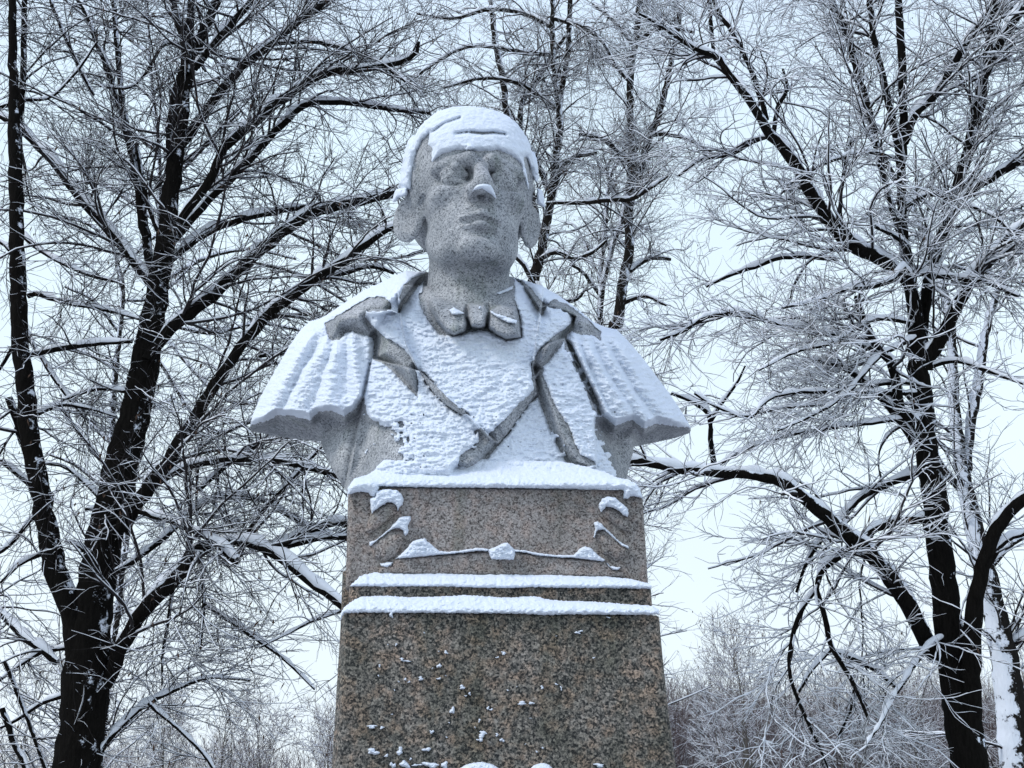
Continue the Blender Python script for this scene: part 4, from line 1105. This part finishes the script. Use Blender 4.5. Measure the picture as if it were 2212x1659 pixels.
D2 = [{"p": ((1325,760,13),(1334,705,12),(1339,666,11),(1347,602,11),(1360,537,10),(1358,473,10),(1362,408,10),(1365,344,9),(1362,258,8),(1362,172,8),(1373,86,7),(1382,0,6),(1388,-60,5)), "root": 1},
      PS(.1,(1362,430,7),(1378,387,7),(1395,322,7),(1416,266,7),(1433,215,6),(1455,107,5),(1470,20,4)),
      PS(-.2,(1365,310,3),(1420,290,4),(1480,300,3),(1540,330,2)), PS(.2,(1372,90,4),(1430,60,4),(1500,70,3)),
      PS(-.2,(1362,350,4),(1300,300,4),(1250,290,3)), PS(-.2,(1365,180,4),(1310,130,4),(1270,120,3)),
      PS(.1,(1372,100,4),(1320,40,4),(1280,10,3)), PS(.2,(1345,600,4),(1400,560,4),(1450,560,3)), PS(-.2,(1340,660,4),(1390,640,3),(1440,660,2))]
tree("slender_tree", (1325, 780), 17.0, D2, "slender brown trunk forking high between the bust's head and the right linden", 43, M_BARK2, 1, wide=1.3, dens=1.2, nleaf=260, snow=1.0, minr=.0035)
D3 = [{"p": ((1288,760,10),(1296,696,9),(1296,666,9),(1304,602,9),(1322,537,8),(1343,473,7),(1352,420,5),(1360,380,4)), "root": 1},
      PS(.1,(1297,610,6),(1300,537,6),(1309,473,6),(1317,387,5),(1343,335,5),(1365,280,4)),
      PS(-.2,(1297,640,4),(1260,590,4),(1230,570,3)), PS(.2,(1300,610,3),(1250,500,3),(1220,480,2))]
tree("slender_tree", (1288, 780), 18.5, D3, "short snow-flecked forked trunk just left of the slender brown one", 47, M_BIRCH, 1, dens=1.05, nleaf=120, snow=1.0, minr=.0035)
E1 = [{"p": ((236,1080,9),(240,980,8),(247,830,8),(258,725,6.5),(265,625,6.5),(256,575,5.5),(240,520,5),(215,440,4),(200,360,3)), "root": 1},
      PS(.1,(262,600,3),(300,540,3),(350,500,3)), PS(.1,(240,520,3),(180,480,3),(120,470,2)), PS(-.1,(258,720,3),(200,650,3),(140,620,2)),
      PS(.1,(250,800,3),(180,760,3),(110,740,2)), PS(.1,(240,960,3),(180,900,3),(120,880,2)), PS(.1,(238,1000,3),(300,900,3),(380,860,2)), PS(.1,(262,650,3),(340,640,3),(430,560,2)), PS(.1,(236,1070,3),(170,1010,3),(100,980,2))]
tree("snowy_sapling", (232, 1100), 15.0, E1, "thin white plastered stem just behind the large forked linden", 53, M_BIRCH, 1, dens=1.05, nleaf=300, snow=1.0, minr=.003)
E2 = [{"p": ((330,700,8),(340,560,7),(345,415,7),(341,300,6),(330,200,5),(322,90,4),(318,0,4)), "root": 1},
      PS(.1,(345,420,4),(430,330,4),(520,240,3)), PS(.1,(342,330,4),(260,270,4),(180,250,3)), PS(.1,(330,200,4),(420,120,3),(500,60,3)), PS(.1,(335,620,4),(440,560,4),(540,540,3),(640,560,2)), PS(.1,(330,690,4),(450,720,4),(560,700,3),(680,720,2)), PS(.1,(325,120,3),(240,60,3),(160,40,2)), PS(.1,(340,480,4),(220,400,4),(110,400,3)),
      PS(.1,(330,700,3),(480,860,3),(600,860,3),(700,850,2)), PS(.1,(330,760,4),(450,930,4),(560,900,3),(660,890,2))]
tree("snowy_sapling", (322, 850), 16.5, E2, "pale snow-covered stem seen between the limbs of the large forked linden", 59, M_BIRCH, 1, dens=1.1, nleaf=500, snow=.9, minr=.003)

# ---- the wood beyond: separate small trees, then one mass of undergrowth
def far_tree(px, Y0, top_py, seed, label, twigcol, snow=1.0, wdt=0.42, dens=1.0, nst=1):
    rg = np.random.default_rng(seed)
    topP = unp(px, top_py, Y0)
    Ht = topP[2]
    base = np.array([topP[0], Y0, 0.0])
    root = empty("bare_tree", tuple(base), label, "tree", "trees of the wood beyond the monument")
    tr, cw, sn = Batch(), Batch(), Batch()
    S0 = np.tile(base - [0, 0, .1], (nst, 1)) + rg.normal(size=(nst, 3)) * [.2, .2, 0]
    D0 = np.tile([0, 0, 1.0], (nst, 1)) + rg.normal(size=(nst, 3)) * [.06, .06, 0]
    P0, R0 = grow(S0, D0, np.full(nst, Ht * .93), np.full(nst, .012 * Ht), 14, .03, .03, rg, .12)
    tr.add(tubes(P0, R0, 6))
    PP, RR = P0, R0
    for lv, (spc, lo, hi, K_, wan, fr_, S) in enumerate(((Ht * .024 / dens * nst ** .5, Ht * wdt * .45, Ht * wdt, 8, .09, .5, 4), (.17 / dens * Ht / 6, .5 * Ht / 6, 1.5 * Ht / 6, 6, .12, .55, 3), (.15 / dens * Ht / 6, .2 * Ht / 6, .75 * Ht / 6, 4, .15, .7, 3))):
        S0, D0, L, r = spawn(PP, RR, spc, lo, hi, rg, tmin=.2 if lv == 0 else .15, ang=(25, 60), flat=.6, upb=.25, margin=60)
        if not len(S0): break
        PP, RR = grow(S0, D0, L, np.clip(r * fr_, .0045, .05), K_, wan, .05, rg, .4)
        (tr if lv == 0 else cw).add(tubes(PP, RR, S))
        sn.add(snow_tubes(PP, RR, 3, snow * .7, rg, .0022, .5))
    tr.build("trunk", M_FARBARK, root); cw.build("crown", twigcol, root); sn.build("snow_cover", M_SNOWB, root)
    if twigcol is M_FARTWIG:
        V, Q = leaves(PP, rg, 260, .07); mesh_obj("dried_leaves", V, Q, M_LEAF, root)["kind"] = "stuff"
    return root

FT = [(1595, 24, 1385, 1.0, .42, "pale bare tree with a rounded brownish crown nearest the pedestal's right side"),
      (1500, 38, 1440, .8, .34, "low reddish brown tree at the pedestal's right edge"),
      (1680, 34, 1425, .8, .34, "brownish bare tree right of the pale rounded one"),
      (1790, 30, 1440, 1.0, .36, "bare tree behind the hanging limb of the right linden"),
      (1880, 36, 1425, .8, .36, "reddish twiggy tree left of the two dark stems"),
      (1960, 32, 1395, .9, .36, "tall grey bare tree close to the two dark stems"),
      (2030, 40, 1400, .8, .34, "hazy bare tree half hidden by the two dark stems"),
      (2150, 34, 1380, .9, .36, "bare tree behind the white leaning trunk"),
      (2240, 38, 1400, .8, .34, "bare tree at the edge beyond the white leaning trunk"),
      (1550, 27, 1540, 1.2, .42, "small snowy tree low beside the pedestal"),
      (1730, 26, 1550, 1.2, .42, "snowy spreading small tree beneath the hanging limb"),
      (1880, 28, 1530, 1.2, .42, "snowy small tree left of the two dark stems, in front of the wood"),
      (2010, 27, 1540, 1.2, .42, "snowy small tree at the foot of the two dark stems"),
      (640, 26, 1500, .8, .45, "twiggy brown tree left of the pedestal with pale stems"),
      (505, 28, 1490, .7, .42, "grey twiggy tree between the large linden and the brown one"),
      (380, 30, 1510, .7, .40, "faint twiggy tree just right of the large linden trunk"),
      (730, 32, 1540, .7, .40, "faint twiggy tree against the pedestal's left edge"),
      (40, 26, 1400, .8, .42, "bare tree left of the large linden trunk")]
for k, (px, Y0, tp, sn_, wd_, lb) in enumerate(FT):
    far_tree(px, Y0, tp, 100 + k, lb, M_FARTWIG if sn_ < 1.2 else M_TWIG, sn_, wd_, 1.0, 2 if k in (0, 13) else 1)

def wood(seed=7):
    """the far wood that reads as one mass: hundreds of thin snowy stems and shoots"""
    rg = np.random.default_rng(seed)
    B_, S_ = Batch(), Batch()
    n_ = 2600
    ang = rg.uniform(-.06, .36, n_)
    Yd = rg.uniform(34, 62, n_)
    S0 = np.stack([np.tan(ang) * Yd * 1.35, Yd, np.zeros(n_)], 1)
    m_ = 700
    Yl = rg.uniform(45, 70, m_)
    S1 = np.stack([np.tan(rg.uniform(-.45, -.08, m_)) * Yl, Yl, np.zeros(m_)], 1)
    Ht = np.concatenate([rg.uniform(.65, 1.0, n_) * (1.0 + Yd * .108), rg.uniform(.6, 1.0, m_) * (1.0 + Yl * .055)])
    S0 = np.concatenate([S0, S1])
    D0 = np.tile([0, 0, 1.0], (len(S0), 1)) + rg.normal(size=(len(S0), 3)) * [.1, .1, 0]
    PP, RR = grow(S0, D0, Ht, .009 * Ht, 8, .06, .03, rg, .2)
    B_.add(tubes(PP, RR, 4))
    for spc, lo, hi, K_ in ((.40, .7, 2.4, 5), (.34, .4, 1.2, 3)):
        S2, D2_, L, r = spawn(PP, RR, spc, lo, hi, rg, tmin=.15, ang=(20, 55), upb=.2, margin=40)
        PP, RR = grow(S2, D2_, L, np.clip(r * .5, .0075, .03), K_, .12, .06, rg, .5)
        B_.add(tubes(PP, RR, 3))
        S_.add(snow_tubes(PP, RR, 3, .35, rg, .0016, .5))
    root = empty("distant_wood", (12, 45, 0), "far mass of bare brownish grey trees dusted with snow", "woodland")
    root["kind"] = "stuff"
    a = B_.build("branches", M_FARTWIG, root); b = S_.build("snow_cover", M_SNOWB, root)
    a["kind"] = b["kind"] = "stuff"
wood()
